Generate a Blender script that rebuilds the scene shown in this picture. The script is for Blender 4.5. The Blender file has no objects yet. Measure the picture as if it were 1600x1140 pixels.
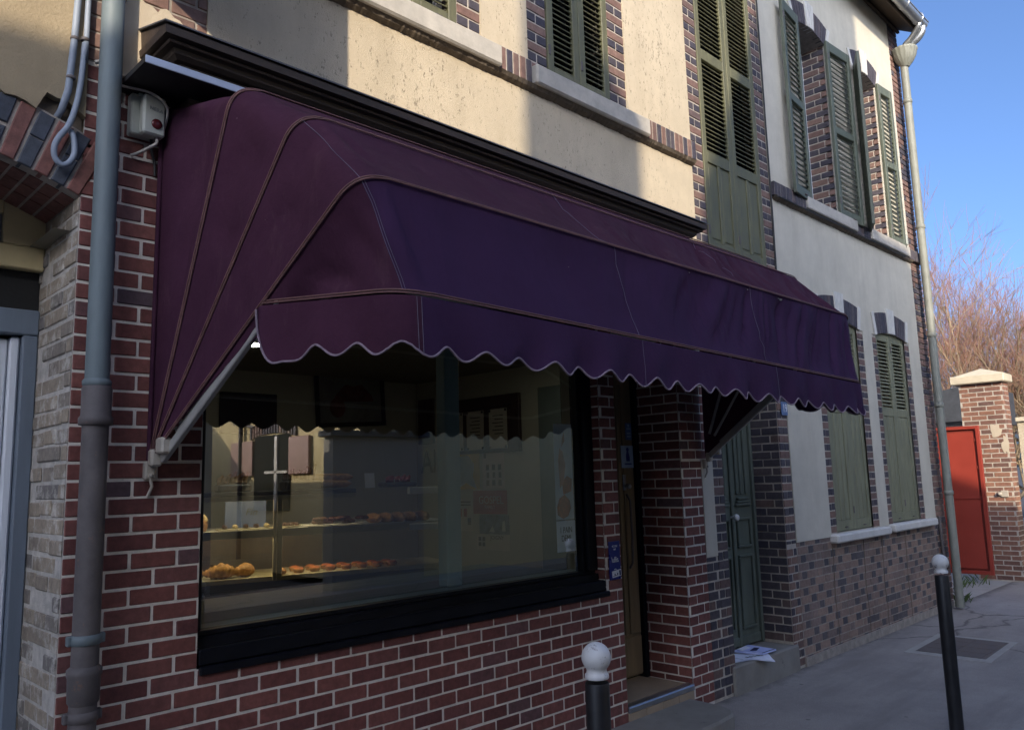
import bpy, math, random
from mathutils import Vector, Matrix, noise as mnoise
R = math.radians
rng = random.Random(7)
scene = bpy.context.scene
COL = scene.collection

# ------------------------------------------------------------------ camera
CAMZ = 1.69
cam_d = bpy.data.cameras.new("camera"); cam = bpy.data.objects.new("camera", cam_d); COL.objects.link(cam)
cam_d.sensor_width = 36.0; cam_d.lens = 36.0 * 1250.0 / 1600.0
cam_d.clip_start = 0.05; cam_d.clip_end = 2000
yaw, pitch, roll = R(44.9576), R(8.0969), R(-1.6129)
fwd = Vector((math.sin(yaw)*math.cos(pitch), math.cos(yaw)*math.cos(pitch), math.sin(pitch)))
rt = Vector((math.cos(yaw), -math.sin(yaw), 0)); up = rt.cross(fwd)
r2 = math.cos(roll)*rt + math.sin(roll)*up; u2 = -math.sin(roll)*rt + math.cos(roll)*up
M = Matrix((r2, u2, -fwd)).transposed().to_4x4(); M.translation = Vector((0, -3.4, CAMZ))
cam.matrix_world = M
scene.camera = cam

# ------------------------------------------------------------------ light
SUN = Vector((1.0, 1.1, -0.56)).normalized()          # the way the light travels
elev = math.asin(-SUN.z); azim = math.atan2(-SUN.x, -SUN.y)
world = bpy.data.worlds.new("World"); scene.world = world; world.use_nodes = True
wn = world.node_tree.nodes; wl = world.node_tree.links
sky = wn.new("ShaderNodeTexSky"); sky.sky_type = 'NISHITA'; sky.sun_disc = False
sky.sun_elevation = elev; sky.sun_rotation = azim
sky.air_density = 0.62; sky.dust_density = 4.0; sky.ozone_density = 5.0
bg = wn["Background"]; bg.inputs[1].default_value = 0.15
wl.new(sky.outputs[0], bg.inputs[0])
sun_d = bpy.data.lights.new("sun", 'SUN'); sun_d.energy = 2.25; sun_d.angle = R(0.5); sun_d.color = (1.0, 0.86, 0.66)
sun = bpy.data.objects.new("sun", sun_d); COL.objects.link(sun)
sun.location = (-20, -22, 14); sun.rotation_euler = SUN.to_track_quat('-Z', 'Y').to_euler()
vs = scene.view_settings; vs.view_transform = 'Standard'; vs.look = 'None'; vs.exposure = 1.2; vs.gamma = 1.0

# ------------------------------------------------------------------ materials
def newmat(name):
    m = bpy.data.materials.new(name); m.use_nodes = True
    return m, m.node_tree.nodes, m.node_tree.links, m.node_tree.nodes["Principled BSDF"]
def tex(n, l, kind, scale, detail=6, rough=0.6, stretch=None, **kw):
    tc = n.new("ShaderNodeTexCoord"); t = n.new(kind)
    t.inputs['Scale'].default_value = scale
    if kind == "ShaderNodeTexNoise":
        t.inputs['Detail'].default_value = detail; t.inputs['Roughness'].default_value = rough
    if stretch:
        mp = n.new("ShaderNodeMapping"); mp.inputs['Scale'].default_value = stretch
        l.new(tc.outputs['Object'], mp.inputs[0]); l.new(mp.outputs[0], t.inputs['Vector'])
    else: l.new(tc.outputs['Object'], t.inputs['Vector'])
    return t
def ramp(n, stops, interp='LINEAR'):
    r = n.new("ShaderNodeValToRGB"); r.color_ramp.interpolation = interp
    e = r.color_ramp.elements
    while len(e) < len(stops): e.new(0.5)
    for i, (p, c) in enumerate(stops):
        e[i].position = p; e[i].color = (*c, 1) if len(c) == 3 else c
    return r
def mix(n, l, a, b, fac, blend='MIX'):
    m = n.new("ShaderNodeMix"); m.data_type = 'RGBA'; m.blend_type = blend; m.clamp_factor = True
    for sock, val in ((m.inputs[6], a), (m.inputs[7], b), (m.inputs[0], fac)):
        if hasattr(val, 'links'): l.new(val, sock)
        elif isinstance(val, (int, float)): sock.default_value = val
        else: sock.default_value = (*val, 1)
    return m.outputs[2]
def bump(n, l, bs, h, strength, dist, prev=None):
    b = n.new("ShaderNodeBump"); b.inputs['Strength'].default_value = strength; b.inputs['Distance'].default_value = dist
    l.new(h, b.inputs['Height'])
    if prev: l.new(prev, b.inputs['Normal'])
    l.new(b.outputs[0], bs.inputs['Normal']); return b.outputs[0]
def simple(name, c, rough=0.6, var=0.25, nscale=9.0, bscale=60.0, bstr=0.25, metal=0.0, spec=0.5, dirt=None, dirt_lo=0.55, stretch=None, dist=0.004):
    """painted / stone / metal surface with mottling, fine bump and optional patches of a second colour"""
    m, n, l, bs = newmat(name)
    t = tex(n, l, "ShaderNodeTexNoise", nscale, 8, 0.65, stretch)
    lo = tuple(x*(1-var) for x in c); hi = tuple(min(1, x*(1+var)) for x in c)
    col = ramp(n, [(0.3, lo), (0.7, hi)]); l.new(t.outputs[0], col.inputs[0]); out = col.outputs[0]
    if dirt:
        t2 = tex(n, l, "ShaderNodeTexNoise", nscale*2.3, 10, 0.72, stretch)
        f = ramp(n, [(dirt_lo, (0, 0, 0)), (min(1, dirt_lo+0.1), (1, 1, 1))]); l.new(t2.outputs[0], f.inputs[0])
        out = mix(n, l, out, dirt, f.outputs[0])
    l.new(out, bs.inputs['Base Color'])
    rr = ramp(n, [(0.3, (rough*0.8,)*3), (0.7, (min(1, rough*1.15),)*3)]); l.new(t.outputs[0], rr.inputs[0]); l.new(rr.outputs[0], bs.inputs['Roughness'])
    bs.inputs['Metallic'].default_value = metal; bs.inputs['Specular IOR Level'].default_value = spec
    if bstr: bump(n, l, bs, tex(n, l, "ShaderNodeTexNoise", bscale, 6, 0.6).outputs[0], bstr, dist)
    return m
def brickmat(name, stops, mottle=0.3, stain=None, stain_lo=0.58, rough=0.75):
    """per-brick colour from the face attribute rnd along a ramp, mottled; optional efflorescence/soot patches"""
    m, n, l, bs = newmat(name)
    at = n.new("ShaderNodeAttribute"); at.attribute_name = "rnd"
    col = ramp(n, stops); l.new(at.outputs['Fac'], col.inputs[0])
    t = tex(n, l, "ShaderNodeTexNoise", 28, 9, 0.7)
    mo = ramp(n, [(0.25, (1-mottle,)*3), (0.75, (1+mottle*0.5,)*3)]); l.new(t.outputs[0], mo.inputs[0])
    out = mix(n, l, col.outputs[0], mo.outputs[0], 1.0, 'MULTIPLY')
    if stain:
        t2 = tex(n, l, "ShaderNodeTexNoise", 11, 10, 0.75)
        f = ramp(n, [(stain_lo, (0, 0, 0)), (stain_lo+0.12, (0.85,)*3)]); l.new(t2.outputs[0], f.inputs[0])
        out = mix(n, l, out, stain, f.outputs[0])
    t3 = tex(n, l, "ShaderNodeTexNoise", 1.7, 10, 0.7); f3 = ramp(n, [(0.32, (0.70,)*3), (0.66, (1.12,)*3)]); l.new(t3.outputs[0], f3.inputs[0])
    out = mix(n, l, out, f3.outputs[0], 1.0, 'MULTIPLY')
    t4 = tex(n, l, "ShaderNodeTexNoise", 3.4, 12, 0.8); f4 = ramp(n, [(0.62, (0, 0, 0)), (0.76, (0.5,)*3)]); l.new(t4.outputs[0], f4.inputs[0])
    out = mix(n, l, out, stain or (0.3, 0.25, 0.22), f4.outputs[0])
    l.new(out, bs.inputs['Base Color']); bs.inputs['Roughness'].default_value = rough
    bump(n, l, bs, tex(n, l, "ShaderNodeTexNoise", 90, 8, 0.7).outputs[0], 0.45, 0.004)
    return m
MAT = {}
MAT['brick'] = brickmat("red facing brick", [(0.0, (0.145, 0.048, 0.045)), (0.3, (0.205, 0.068, 0.056)), (0.65, (0.255, 0.090, 0.072)), (0.93, (0.215, 0.082, 0.072)), (0.985, (0.16, 0.085, 0.088)), (1.0, (0.12, 0.08, 0.09))], 0.42, (0.33, 0.24, 0.23), 0.63)
MAT['mortar'] = simple("pale mortar", (0.70, 0.65, 0.57), 0.9, 0.18, 14, 120, 0.5, dirt=(0.36, 0.32, 0.29), dirt_lo=0.60)
MAT['oldbrick'] = brickmat("old mixed brick", [(0.0, (0.265, 0.165, 0.13)), (0.25, (0.225, 0.13, 0.105)), (0.45, (0.18, 0.115, 0.10)), (0.56, (0.10, 0.085, 0.095)), (1.0, (0.055, 0.05, 0.07))], 0.4, (0.27, 0.22, 0.19), 0.66)
MAT['dadobrick'] = brickmat("pink dado brick", [(0.0, (0.35, 0.24, 0.185)), (0.3, (0.28, 0.195, 0.16)), (0.5, (0.23, 0.17, 0.15)), (0.6, (0.13, 0.11, 0.115)), (1.0, (0.085, 0.08, 0.092))], 0.35, (0.30, 0.25, 0.21), 0.62)
MAT['oldmortar'] = simple("grey old mortar", (0.33, 0.29, 0.25), 0.95, 0.3, 14, 120, 0.6)
MAT['quoinmortar'] = simple("light lime mortar", (0.47, 0.42, 0.36), 0.95, 0.25, 14, 120, 0.6)
MAT['whitebrick'] = brickmat("limewashed brick", [(0.0, (0.38, 0.31, 0.23)), (0.5, (0.31, 0.255, 0.195)), (1.0, (0.20, 0.18, 0.165))], 0.45, (0.56, 0.52, 0.46), 0.50)
MAT['whitemortar'] = simple("limewashed mortar", (0.46, 0.43, 0.39), 0.95, 0.3, 18, 140, 0.8, dirt=(0.13, 0.12, 0.11), dirt_lo=0.64)
MAT['archbrick'] = brickmat("arch brick", [(0.0, (0.24, 0.10, 0.08)), (0.49, (0.20, 0.085, 0.07)), (0.5, (0.075, 0.085, 0.105)), (1.0, (0.055, 0.065, 0.09))], 0.5, (0.24, 0.21, 0.19), 0.64)
def plaster(name, c, grain, gstr, pits, pit_lo, stain=None):
    m, n, l, bs = newmat(name)
    t = tex(n, l, "ShaderNodeTexNoise", 2.2, 10, 0.7)
    col = ramp(n, [(0.3, tuple(x*0.86 for x in c)), (0.7, tuple(x*1.08 for x in c))]); l.new(t.outputs[0], col.inputs[0]); out = col.outputs[0]
    if stain:
        ts = tex(n, l, "ShaderNodeTexNoise", 1.3, 12, 0.75)
        f = ramp(n, [(0.5, (0, 0, 0)), (0.68, (0.8,)*3)]); l.new(ts.outputs[0], f.inputs[0]); out = mix(n, l, out, stain, f.outputs[0])
    sk = tex(n, l, "ShaderNodeTexNoise", 1.7, 10, 0.7, (2.2, 2.2, 0.35)); fk = ramp(n, [(0.48, (0, 0, 0)), (0.78, (0.42,)*3)]); l.new(sk.outputs[0], fk.inputs[0])
    out = mix(n, l, out, tuple(x*q for x, q in zip(c, (0.66, 0.64, 0.62))), fk.outputs[0])
    h = tex(n, l, "ShaderNodeTexNoise", grain, 5, 0.65)
    nrm = bump(n, l, bs, h.outputs[0], gstr, 0.006)
    if pits:
        tp = tex(n, l, "ShaderNodeTexNoise", pits, 6, 0.8, (1.6, 1, 0.75))
        tm = tex(n, l, "ShaderNodeTexNoise", 1.1, 3, 0.5)
        add = n.new("ShaderNodeMath"); add.operation = 'MULTIPLY_ADD'; add.inputs[1].default_value = 0.22
        l.new(tm.outputs[0], add.inputs[0]); l.new(tp.outputs[0], add.inputs[2])
        f = ramp(n, [(pit_lo, (0, 0, 0)), (pit_lo+0.05, (0.75,)*3)]); l.new(add.outputs[0], f.inputs[0])
        out = mix(n, l, out, tuple(x*0.32 for x in c), f.outputs[0])
    l.new(out, bs.inputs['Base Color']); bs.inputs['Roughness'].default_value = 0.95; bs.inputs['Specular IOR Level'].default_value = 0.2
    return m
MAT['roughcast'] = plaster("cream roughcast", (0.59, 0.505, 0.375), 130, 0.8, 30, 0.70)
MAT['render'] = plaster("smooth pale render", (0.60, 0.56, 0.47), 60, 0.25, None, 0)
MAT['dirtyrender'] = plaster("weathered cement render", (0.36, 0.29, 0.19), 90, 0.8, 14, 0.78, (0.22, 0.18, 0.13))
MAT['patch'] = plaster("old plaster patch", (0.55, 0.47, 0.36), 70, 0.6, 9, 0.76)
MAT['stone'] = simple("weathered sill stone", (0.46, 0.43, 0.38), 0.9, 0.2, 7, 90, 0.5, dirt=(0.2, 0.17, 0.14), dirt_lo=0.66)
MAT['whitestone'] = simple("whitewashed stone", (0.62, 0.60, 0.56), 0.85, 0.12, 6, 70, 0.4, dirt=(0.30, 0.28, 0.25), dirt_lo=0.68)
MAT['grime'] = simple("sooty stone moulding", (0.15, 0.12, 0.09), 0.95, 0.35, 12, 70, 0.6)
MAT['green'] = simple("faded olive paint", (0.125, 0.123, 0.068), 0.62, 0.25, 6, 80, 0.3, dirt=(0.055, 0.06, 0.035), dirt_lo=0.62, stretch=(3, 3, 0.7))
MAT['greygreen'] = simple("weathered grey green paint", (0.205, 0.205, 0.130), 0.7, 0.25, 6, 80, 0.35, dirt=(0.20, 0.20, 0.16), dirt_lo=0.66, stretch=(3, 3, 0.5))
MAT['darkgreen'] = simple("dark blue green paint", (0.105, 0.120, 0.088), 0.6, 0.25, 7, 80, 0.3, dirt=(0.13, 0.14, 0.11), dirt_lo=0.66, stretch=(3, 3, 0.6))
MAT['doorgreen'] = simple("old green door paint", (0.115, 0.135, 0.108), 0.55, 0.25, 5, 80, 0.25, dirt=(0.16, 0.17, 0.13), dirt_lo=0.68, stretch=(3, 3, 0.6))
MAT['zinc'] = simple("painted zinc", (0.145, 0.180, 0.190), 0.62, 0.22, 4, 60, 0.2, 0.05, stretch=(3, 3, 0.6))
MAT['castiron'] = simple("rusty cast iron", (0.115, 0.10, 0.098), 0.7, 0.35, 7, 70, 0.4, 0.05, dirt=(0.21, 0.125, 0.09), dirt_lo=0.60)
MAT['farpipe'] = simple("olive grey painted pipe", (0.23, 0.235, 0.20), 0.6, 0.2, 5, 60, 0.2)
MAT['newzinc'] = simple("new zinc", (0.50, 0.52, 0.54), 0.35, 0.15, 5, 60, 0.1, 0.8)
MAT['blackframe'] = simple("black lacquered frame", (0.006, 0.007, 0.011), 0.4, 0.3, 8, 40, 0.1, spec=0.2)
MAT['blackwood'] = simple("old dark brown wood", (0.062, 0.045, 0.036), 0.6, 0.4, 6, 60, 0.4, dirt=(0.075, 0.055, 0.045), dirt_lo=0.62, stretch=(0.25, 4, 4))
MAT['boardstrip'] = simple("pale blue metal edge", (0.42, 0.48, 0.60), 0.4, 0.1, 5, 40, 0.05)
MAT['boarddark'] = simple("dark board", (0.02, 0.019, 0.02), 0.7, 0.3)
MAT['piping'] = simple("faded copper piping", (0.175, 0.085, 0.078), 0.7, 0.3, 30, 200, 0.3)
MAT['hem'] = simple("pale mauve binding", (0.25, 0.19, 0.23), 0.8, 0.25, 30, 200, 0.3)
MAT['thread'] = simple("pale seam thread", (0.15, 0.13, 0.18), 0.8, 0.2, 30)
MAT['framegrey'] = simple("grey beige metal bar", (0.30, 0.29, 0.27), 0.5, 0.12, 12, 60, 0.1, dirt=(0.16, 0.14, 0.12), dirt_lo=0.68)
MAT['bracket'] = simple("cream painted bracket", (0.42, 0.38, 0.32), 0.5, 0.2, 20, 60, 0.2, dirt=(0.2, 0.12, 0.08), dirt_lo=0.66)
MAT['brownwood'] = simple("tan brown door", (0.21, 0.15, 0.08), 0.5, 0.25, 4, 60, 0.2, stretch=(4, 4, 0.4))
MAT['tile'] = simple("beige step tile", (0.36, 0.28, 0.20), 0.6, 0.15, 6, 60, 0.1)
MAT['alu'] = simple("aluminium strip", (0.45, 0.46, 0.48), 0.35, 0.1, 20, 60, 0.05, 0.9)
MAT['concrete'] = simple("worn concrete", (0.25, 0.235, 0.21), 0.9, 0.2, 5, 90, 0.5, dirt=(0.16, 0.15, 0.14), dirt_lo=0.6)
MAT['slab'] = simple("pale concrete slab", (0.38, 0.36, 0.33), 0.9, 0.15, 5, 90, 0.4)
MAT['white'] = simple("white paint", (0.72, 0.71, 0.68), 0.45, 0.06, 12, 60, 0.1)
MAT['chippedwhite'] = simple("chipped white paint", (0.74, 0.73, 0.70), 0.4, 0.10, 9, 60, 0.15, dirt=(0.15, 0.10, 0.08), dirt_lo=0.565)
MAT['bollardblack'] = simple("black painted steel", (0.014, 0.014, 0.016), 0.5, 0.5, 14, 60, 0.15, dirt=(0.06, 0.052, 0.05), dirt_lo=0.68)
MAT['bluegrey'] = simple("blue grey door paint", (0.155, 0.19, 0.235), 0.55, 0.14, 4, 60, 0.2, dirt=(0.09, 0.11, 0.14), dirt_lo=0.68, stretch=(3, 3, 0.4))
MAT['whitewood'] = simple("peeling white wood", (0.66, 0.69, 0.74), 0.6, 0.1, 6, 60, 0.2, dirt=(0.12, 0.12, 0.12), dirt_lo=0.66, stretch=(5, 5, 0.6))
MAT['creamwood'] = simple("cream yellow wood", (0.60, 0.49, 0.27), 0.55, 0.12, 6, 60, 0.1, dirt=(0.2, 0.15, 0.09), dirt_lo=0.68)
MAT['greypanel'] = simple("grey glass panel", (0.16, 0.165, 0.17), 0.3, 0.1, 4, 60, 0.02)
MAT['cable'] = simple("blue grey cable sheath", (0.24, 0.28, 0.34), 0.55, 0.12, 15, 60, 0.05)
MAT['palecable'] = simple("pale cable", (0.45, 0.42, 0.38), 0.6, 0.15, 15)
MAT['darkcable'] = simple("black cable", (0.03, 0.03, 0.03), 0.6, 0.15, 15)
MAT['boxplastic'] = simple("aged grey plastic", (0.40, 0.42, 0.38), 0.5, 0.08, 8, 60, 0.05, dirt=(0.28, 0.28, 0.24), dirt_lo=0.66)
MAT['darkred'] = simple("dark red lens", (0.09, 0.012, 0.016), 0.25, 0.1)
MAT['black'] = simple("soft black", (0.012, 0.012, 0.012), 0.7, 0.3)
MAT['signblue'] = simple("enamel blue sign", (0.012, 0.022, 0.19), 0.3, 0.05, 8, 40, 0)
MAT['paleblue'] = simple("pale blue sticker", (0.32, 0.42, 0.55), 0.4, 0.1, 8, 40, 0)
MAT['plateblue'] = simple("faded blue enamel", (0.10, 0.17, 0.34), 0.35, 0.2, 20, 40, 0.05)
MAT['signwhite'] = simple("sign white", (0.72, 0.73, 0.76), 0.4, 0.04, 8, 40, 0)
MAT['paper'] = simple("white paper", (0.80, 0.82, 0.92), 0.7, 0.06, 20, 40, 0.05)
MAT['paperblue'] = simple("blue lilac print", (0.55, 0.60, 0.92), 0.6, 0.12, 14, 40, 0.05)
MAT['inkblue'] = simple("dark blue print", (0.02, 0.025, 0.10), 0.6, 0.1)
MAT['redgate'] = simple("red lead painted steel", (0.30, 0.038, 0.022), 0.55, 0.12, 3, 60, 0.1, dirt=(0.26, 0.05, 0.03), dirt_lo=0.66)
MAT['redframe'] = simple("darker red steel frame", (0.22, 0.035, 0.022), 0.55, 0.15, 3, 60, 0.1)
MAT['pierbrick'] = brickmat("orange pier brick", [(0.0, (0.34, 0.17, 0.11)), (0.6, (0.25, 0.12, 0.085)), (1.0, (0.15, 0.085, 0.07))], 0.35, (0.38, 0.29, 0.2), 0.66)
MAT['capstone'] = simple("cream cap stone", (0.60, 0.53, 0.40), 0.85, 0.12, 4, 50, 0.3)
MAT['slate'] = simple("dark slate roof", (0.055, 0.06, 0.07), 0.6, 0.3, 10, 60, 0.3)
MAT['rooftile'] = simple("terracotta roof tile", (0.26, 0.11, 0.065), 0.85, 0.3, 10, 60, 0.5)
MAT['eavewood'] = simple("dark eave boards", (0.06, 0.042, 0.03), 0.8, 0.3, 8)
MAT['interior'] = simple("cream interior wall", (0.41, 0.395, 0.33), 0.85, 0.05, 2, 40, 0.05)
MAT['interiorgreen'] = simple("grey green interior door", (0.13, 0.16, 0.15), 0.7, 0.1, 2, 40, 0.05)
MAT['ceiling'] = simple("dull ceiling", (0.22, 0.20, 0.15), 0.9, 0.05, 2)
MAT['floor'] = simple("brown tile floor", (0.12, 0.09, 0.07), 0.5, 0.2, 5)
MAT['ledge'] = simple("grey laminate ledge", (0.045, 0.075, 0.088), 0.35, 0.1, 6, 50, 0.05, stretch=(0.4, 4, 4))
MAT['ledgeedge'] = simple("pale ledge edge", (0.26, 0.34, 0.38), 0.4, 0.08, 6)
MAT['post'] = simple("pale teal post", (0.22, 0.31, 0.32), 0.5, 0.06, 4)
MAT['chrome'] = simple("counter metal", (0.50, 0.44, 0.31), 0.4, 0.1, 8, 60, 0, 0.0)
MAT['whitemetal'] = simple("white counter metal", (0.66, 0.68, 0.67), 0.4, 0.06, 8)
MAT['counterdark'] = simple("dark wood counter", (0.045, 0.026, 0.018), 0.5, 0.3, 4, stretch=(0.4, 4, 4))
MAT['pastry'] = simple("golden pastry crust", (0.42, 0.21, 0.065), 0.45, 0.5, 34, 60, 0.5, dirt=(0.20, 0.075, 0.02), dirt_lo=0.56)
MAT['cream'] = simple("cream puff icing", (0.58, 0.46, 0.26), 0.6, 0.3, 30, 60, 0.4)
MAT['chocolate'] = simple("chocolate glaze", (0.075, 0.025, 0.015), 0.3, 0.4, 40, 60, 0.4)
MAT['carton'] = simple("blue grey carton", (0.10, 0.14, 0.30), 0.5, 0.15, 6)
MAT['yellowpaper'] = simple("yellow poster paper", (0.50, 0.33, 0.04), 0.7, 0.05)
MAT['redpaper'] = simple("red poster paper", (0.30, 0.03, 0.025), 0.7, 0.08)
MAT['pinkpaper'] = simple("pink white poster paper", (0.52, 0.44, 0.42), 0.7, 0.05)
MAT['greypaper'] = simple("grey photograph", (0.16, 0.18, 0.19), 0.6, 0.6, 14)
MAT['creampaper'] = simple("cream paper", (0.52, 0.48, 0.40), 0.7, 0.05)
MAT['ink'] = simple("dark ink", (0.03, 0.028, 0.03), 0.7, 0.1)
MAT['orange'] = simple("orange brown print", (0.50, 0.15, 0.04), 0.6, 0.5, 40)
MAT['peach'] = simple("peach print", (0.55, 0.25, 0.14), 0.6, 0.3, 16)
MAT['darkpicture'] = simple("dark red brown picture", (0.13, 0.035, 0.025), 0.4, 0.7, 6)
MAT['picturegrey'] = simple("dark grey picture ground", (0.17, 0.17, 0.165), 0.4, 0.4, 4)
MAT['housecream'] = plaster("yellow cream render", (0.66, 0.56, 0.32), 60, 0.3, None, 0)
MAT['housegrey'] = plaster("grey beige render", (0.34, 0.33, 0.30), 60, 0.3, None, 0)
MAT['pinkshutter'] = simple("dusty pink shutter", (0.36, 0.22, 0.19), 0.6, 0.1, 6)
MAT['darkglass'] = simple("dark window glass", (0.02, 0.024, 0.028), 0.06, 0.1, 2, 10, 0)
MAT['twig'] = simple("grey brown bark", (0.31, 0.235, 0.15), 0.85, 0.25, 10)
MAT['redtwig'] = simple("reddish young twig", (0.34, 0.165, 0.115), 0.8, 0.25, 6)
MAT['browntwig'] = simple("orange brown twig", (0.33, 0.19, 0.115), 0.8, 0.25, 6)
MAT['weed'] = simple("green weed", (0.075, 0.11, 0.03), 0.8, 0.3, 20)
MAT['gutterdark'] = simple("lead flashing", (0.10, 0.10, 0.105), 0.5, 0.2, 8, 60, 0.1, 0.2)
MAT['ironcover'] = simple("rusty iron cover", (0.135, 0.115, 0.105), 0.75, 0.25, 8, 120, 0.6)

def fabricmat(name, lo, hi, dust, dlo):
    m, n, l, bs = newmat(name)
    t = tex(n, l, "ShaderNodeTexNoise", 2.2, 12, 0.72)
    c = ramp(n, [(0.3, lo), (0.72, hi)]); l.new(t.outputs[0], c.inputs[0])
    t2 = tex(n, l, "ShaderNodeTexNoise", 5, 14, 0.8, (1.6, 1.6, 0.45))
    f = ramp(n, [(dlo, (0, 0, 0)), (dlo+0.2, (0.55,)*3)]); l.new(t2.outputs[0], f.inputs[0])
    out = mix(n, l, c.outputs[0], dust, f.outputs[0])
    t3 = tex(n, l, "ShaderNodeTexNoise", 24, 4, 0.5)           # small pale droppings and specks
    f3 = ramp(n, [(0.765, (0, 0, 0)), (0.785, (0.6,)*3)]); l.new(t3.outputs[0], f3.inputs[0])
    out = mix(n, l, out, (0.20, 0.15, 0.17), f3.outputs[0])
    l.new(out, bs.inputs['Base Color']); bs.inputs['Roughness'].default_value = 0.85
    bs.inputs['Specular IOR Level'].default_value = 0.15
    w = tex(n, l, "ShaderNodeTexNoise", 5, 6, 0.6)
    nrm = bump(n, l, bs, w.outputs[0], 0.35, 0.03)
    w2 = tex(n, l, "ShaderNodeTexNoise", 3.0, 4, 0.55, (5, 5, 0.8))
    nrm = bump(n, l, bs, w2.outputs[0], 0.25, 0.02, nrm)
    bump(n, l, bs, tex(n, l, "ShaderNodeTexNoise", 420, 2, 0.5).outputs[0], 0.2, 0.002, nrm)
    return m
MAT['fabric'] = fabricmat("warm lit plum canvas", (0.044, 0.0145, 0.031), (0.068, 0.023, 0.046), (0.120, 0.062, 0.078), 0.54)  # side and top cloth, warm light put into its colour
MAT['skylitfabric'] = fabricmat("skylit plum canvas", (0.042, 0.0185, 0.054), (0.056, 0.024, 0.069), (0.075, 0.05, 0.085), 0.62)  # same cloth on the front, blue skylight put into its colour
def asphaltmat():
    m, n, l, bs = newmat("worn pavement asphalt")
    t = tex(n, l, "ShaderNodeTexNoise", 1.6, 12, 0.75)
    c = ramp(n, [(0.3, (0.235, 0.21, 0.195)), (0.7, (0.335, 0.305, 0.28))]); l.new(t.outputs[0], c.inputs[0])
    g = tex(n, l, "ShaderNodeTexVoronoi", 160); g2 = ramp(n, [(0.0, (0.7,)*3), (0.6, (1.25,)*3)]); l.new(g.outputs[0], g2.inputs[0])
    out = mix(n, l, c.outputs[0], g2.outputs[0], 0.8, 'MULTIPLY')
    v = tex(n, l, "ShaderNodeTexVoronoi", 0.33); v.feature = 'DISTANCE_TO_EDGE'
    # distort the crack lines
    tc = n.new("ShaderNodeTexCoord"); nz = n.new("ShaderNodeTexNoise"); nz.inputs['Scale'].default_value = 2.0; nz.inputs['Detail'].default_value = 6
    ad = n.new("ShaderNodeVectorMath"); ad.operation = 'MULTIPLY_ADD'; ad.inputs[1].default_value = (0.5, 0.5, 0.5)
    l.new(tc.outputs['Object'], nz.inputs['Vector']); l.new(nz.outputs['Color'], ad.inputs[0]); l.new(tc.outputs['Object'], ad.inputs[2]); l.new(ad.outputs[0], v.inputs['Vector'])
    f = ramp(n, [(0.0, (0.75,)*3), (0.008, (0, 0, 0))]); l.new(v.outputs[0], f.inputs[0])
    out = mix(n, l, out, (0.055, 0.05, 0.048), f.outputs[0])
    sp = tex(n, l, "ShaderNodeTexNoise", 7, 12, 0.8); fs = ramp(n, [(0.60, (0, 0, 0)), (0.72, (0.6,)*3)]); l.new(sp.outputs[0], fs.inputs[0])
    out = mix(n, l, out, (0.14, 0.125, 0.115), fs.outputs[0])
    gm = tex(n, l, "ShaderNodeTexVoronoi", 3.3); fg = ramp(n, [(0.045, (0.7,)*3), (0.06, (0, 0, 0))]); l.new(gm.outputs[0], fg.inputs[0])
    out = mix(n, l, out, (0.13, 0.12, 0.11), fg.outputs[0])
    sx = n.new("ShaderNodeSeparateXYZ"); l.new(tc.outputs['Object'], sx.inputs[0]); nw = tex(n, l, "ShaderNodeTexNoise", 5, 8, 0.7)
    ma = n.new("ShaderNodeMath"); ma.operation = 'MULTIPLY_ADD'; ma.inputs[1].default_value = 0.34; l.new(nw.outputs[0], ma.inputs[0]); l.new(sx.outputs['Y'], ma.inputs[2])
    fw = ramp(n, [(0.06, (0, 0, 0)), (0.17, (0.75,)*3)]); l.new(ma.outputs[0], fw.inputs[0]); out = mix(n, l, out, (0.12, 0.11, 0.10), fw.outputs[0])
    st = tex(n, l, "ShaderNodeTexNoise", 1.1, 6, 0.6, (0.35, 2.2, 1)); fq = ramp(n, [(0.52, (0, 0, 0)), (0.66, (0.5,)*3)]); l.new(st.outputs[0], fq.inputs[0])
    out = mix(n, l, out, (0.20, 0.18, 0.165), fq.outputs[0])
    l.new(out, bs.inputs['Base Color']); bs.inputs['Roughness'].default_value = 0.92
    bump(n, l, bs, g.outputs[0], 0.35, 0.004)
    return m
MAT['asphalt'] = asphaltmat()
MAT['road'] = simple("road asphalt", (0.065, 0.063, 0.062), 0.9, 0.2, 2, 150, 0.5)
MAT['kerb'] = simple("granite kerb", (0.24, 0.235, 0.225), 0.85, 0.2, 12, 90, 0.4)
def glassmat(name, tint, f0):
    m = bpy.data.materials.new(name); m.use_nodes = True; n = m.node_tree.nodes; l = m.node_tree.links; n.clear()
    o = n.new("ShaderNodeOutputMaterial"); mx = n.new("ShaderNodeMixShader"); tr = n.new("ShaderNodeBsdfTransparent"); gl = n.new("ShaderNodeBsdfGlossy")
    tr.inputs[0].default_value = (*tint, 1); gl.inputs['Roughness'].default_value = 0.0; gl.inputs[0].default_value = (1, 1, 1, 1)
    lw = n.new("ShaderNodeLayerWeight"); lw.inputs[0].default_value = 0.5
    p = n.new("ShaderNodeMath"); p.operation = 'POWER'; p.inputs[1].default_value = 4.0
    a = n.new("ShaderNodeMath"); a.operation = 'MULTIPLY_ADD'; a.inputs[1].default_value = 0.85; a.inputs[2].default_value = f0
    l.new(lw.outputs['Facing'], p.inputs[0]); l.new(p.outputs[0], a.inputs[0]); l.new(a.outputs[0], mx.inputs[0])
    l.new(tr.outputs[0], mx.inputs[1]); l.new(gl.outputs[0], mx.inputs[2]); l.new(mx.outputs[0], o.inputs[0])
    return m
MAT['glass'] = glassmat("shop window glass", (0.76, 0.84, 0.82), 0.23)
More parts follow.
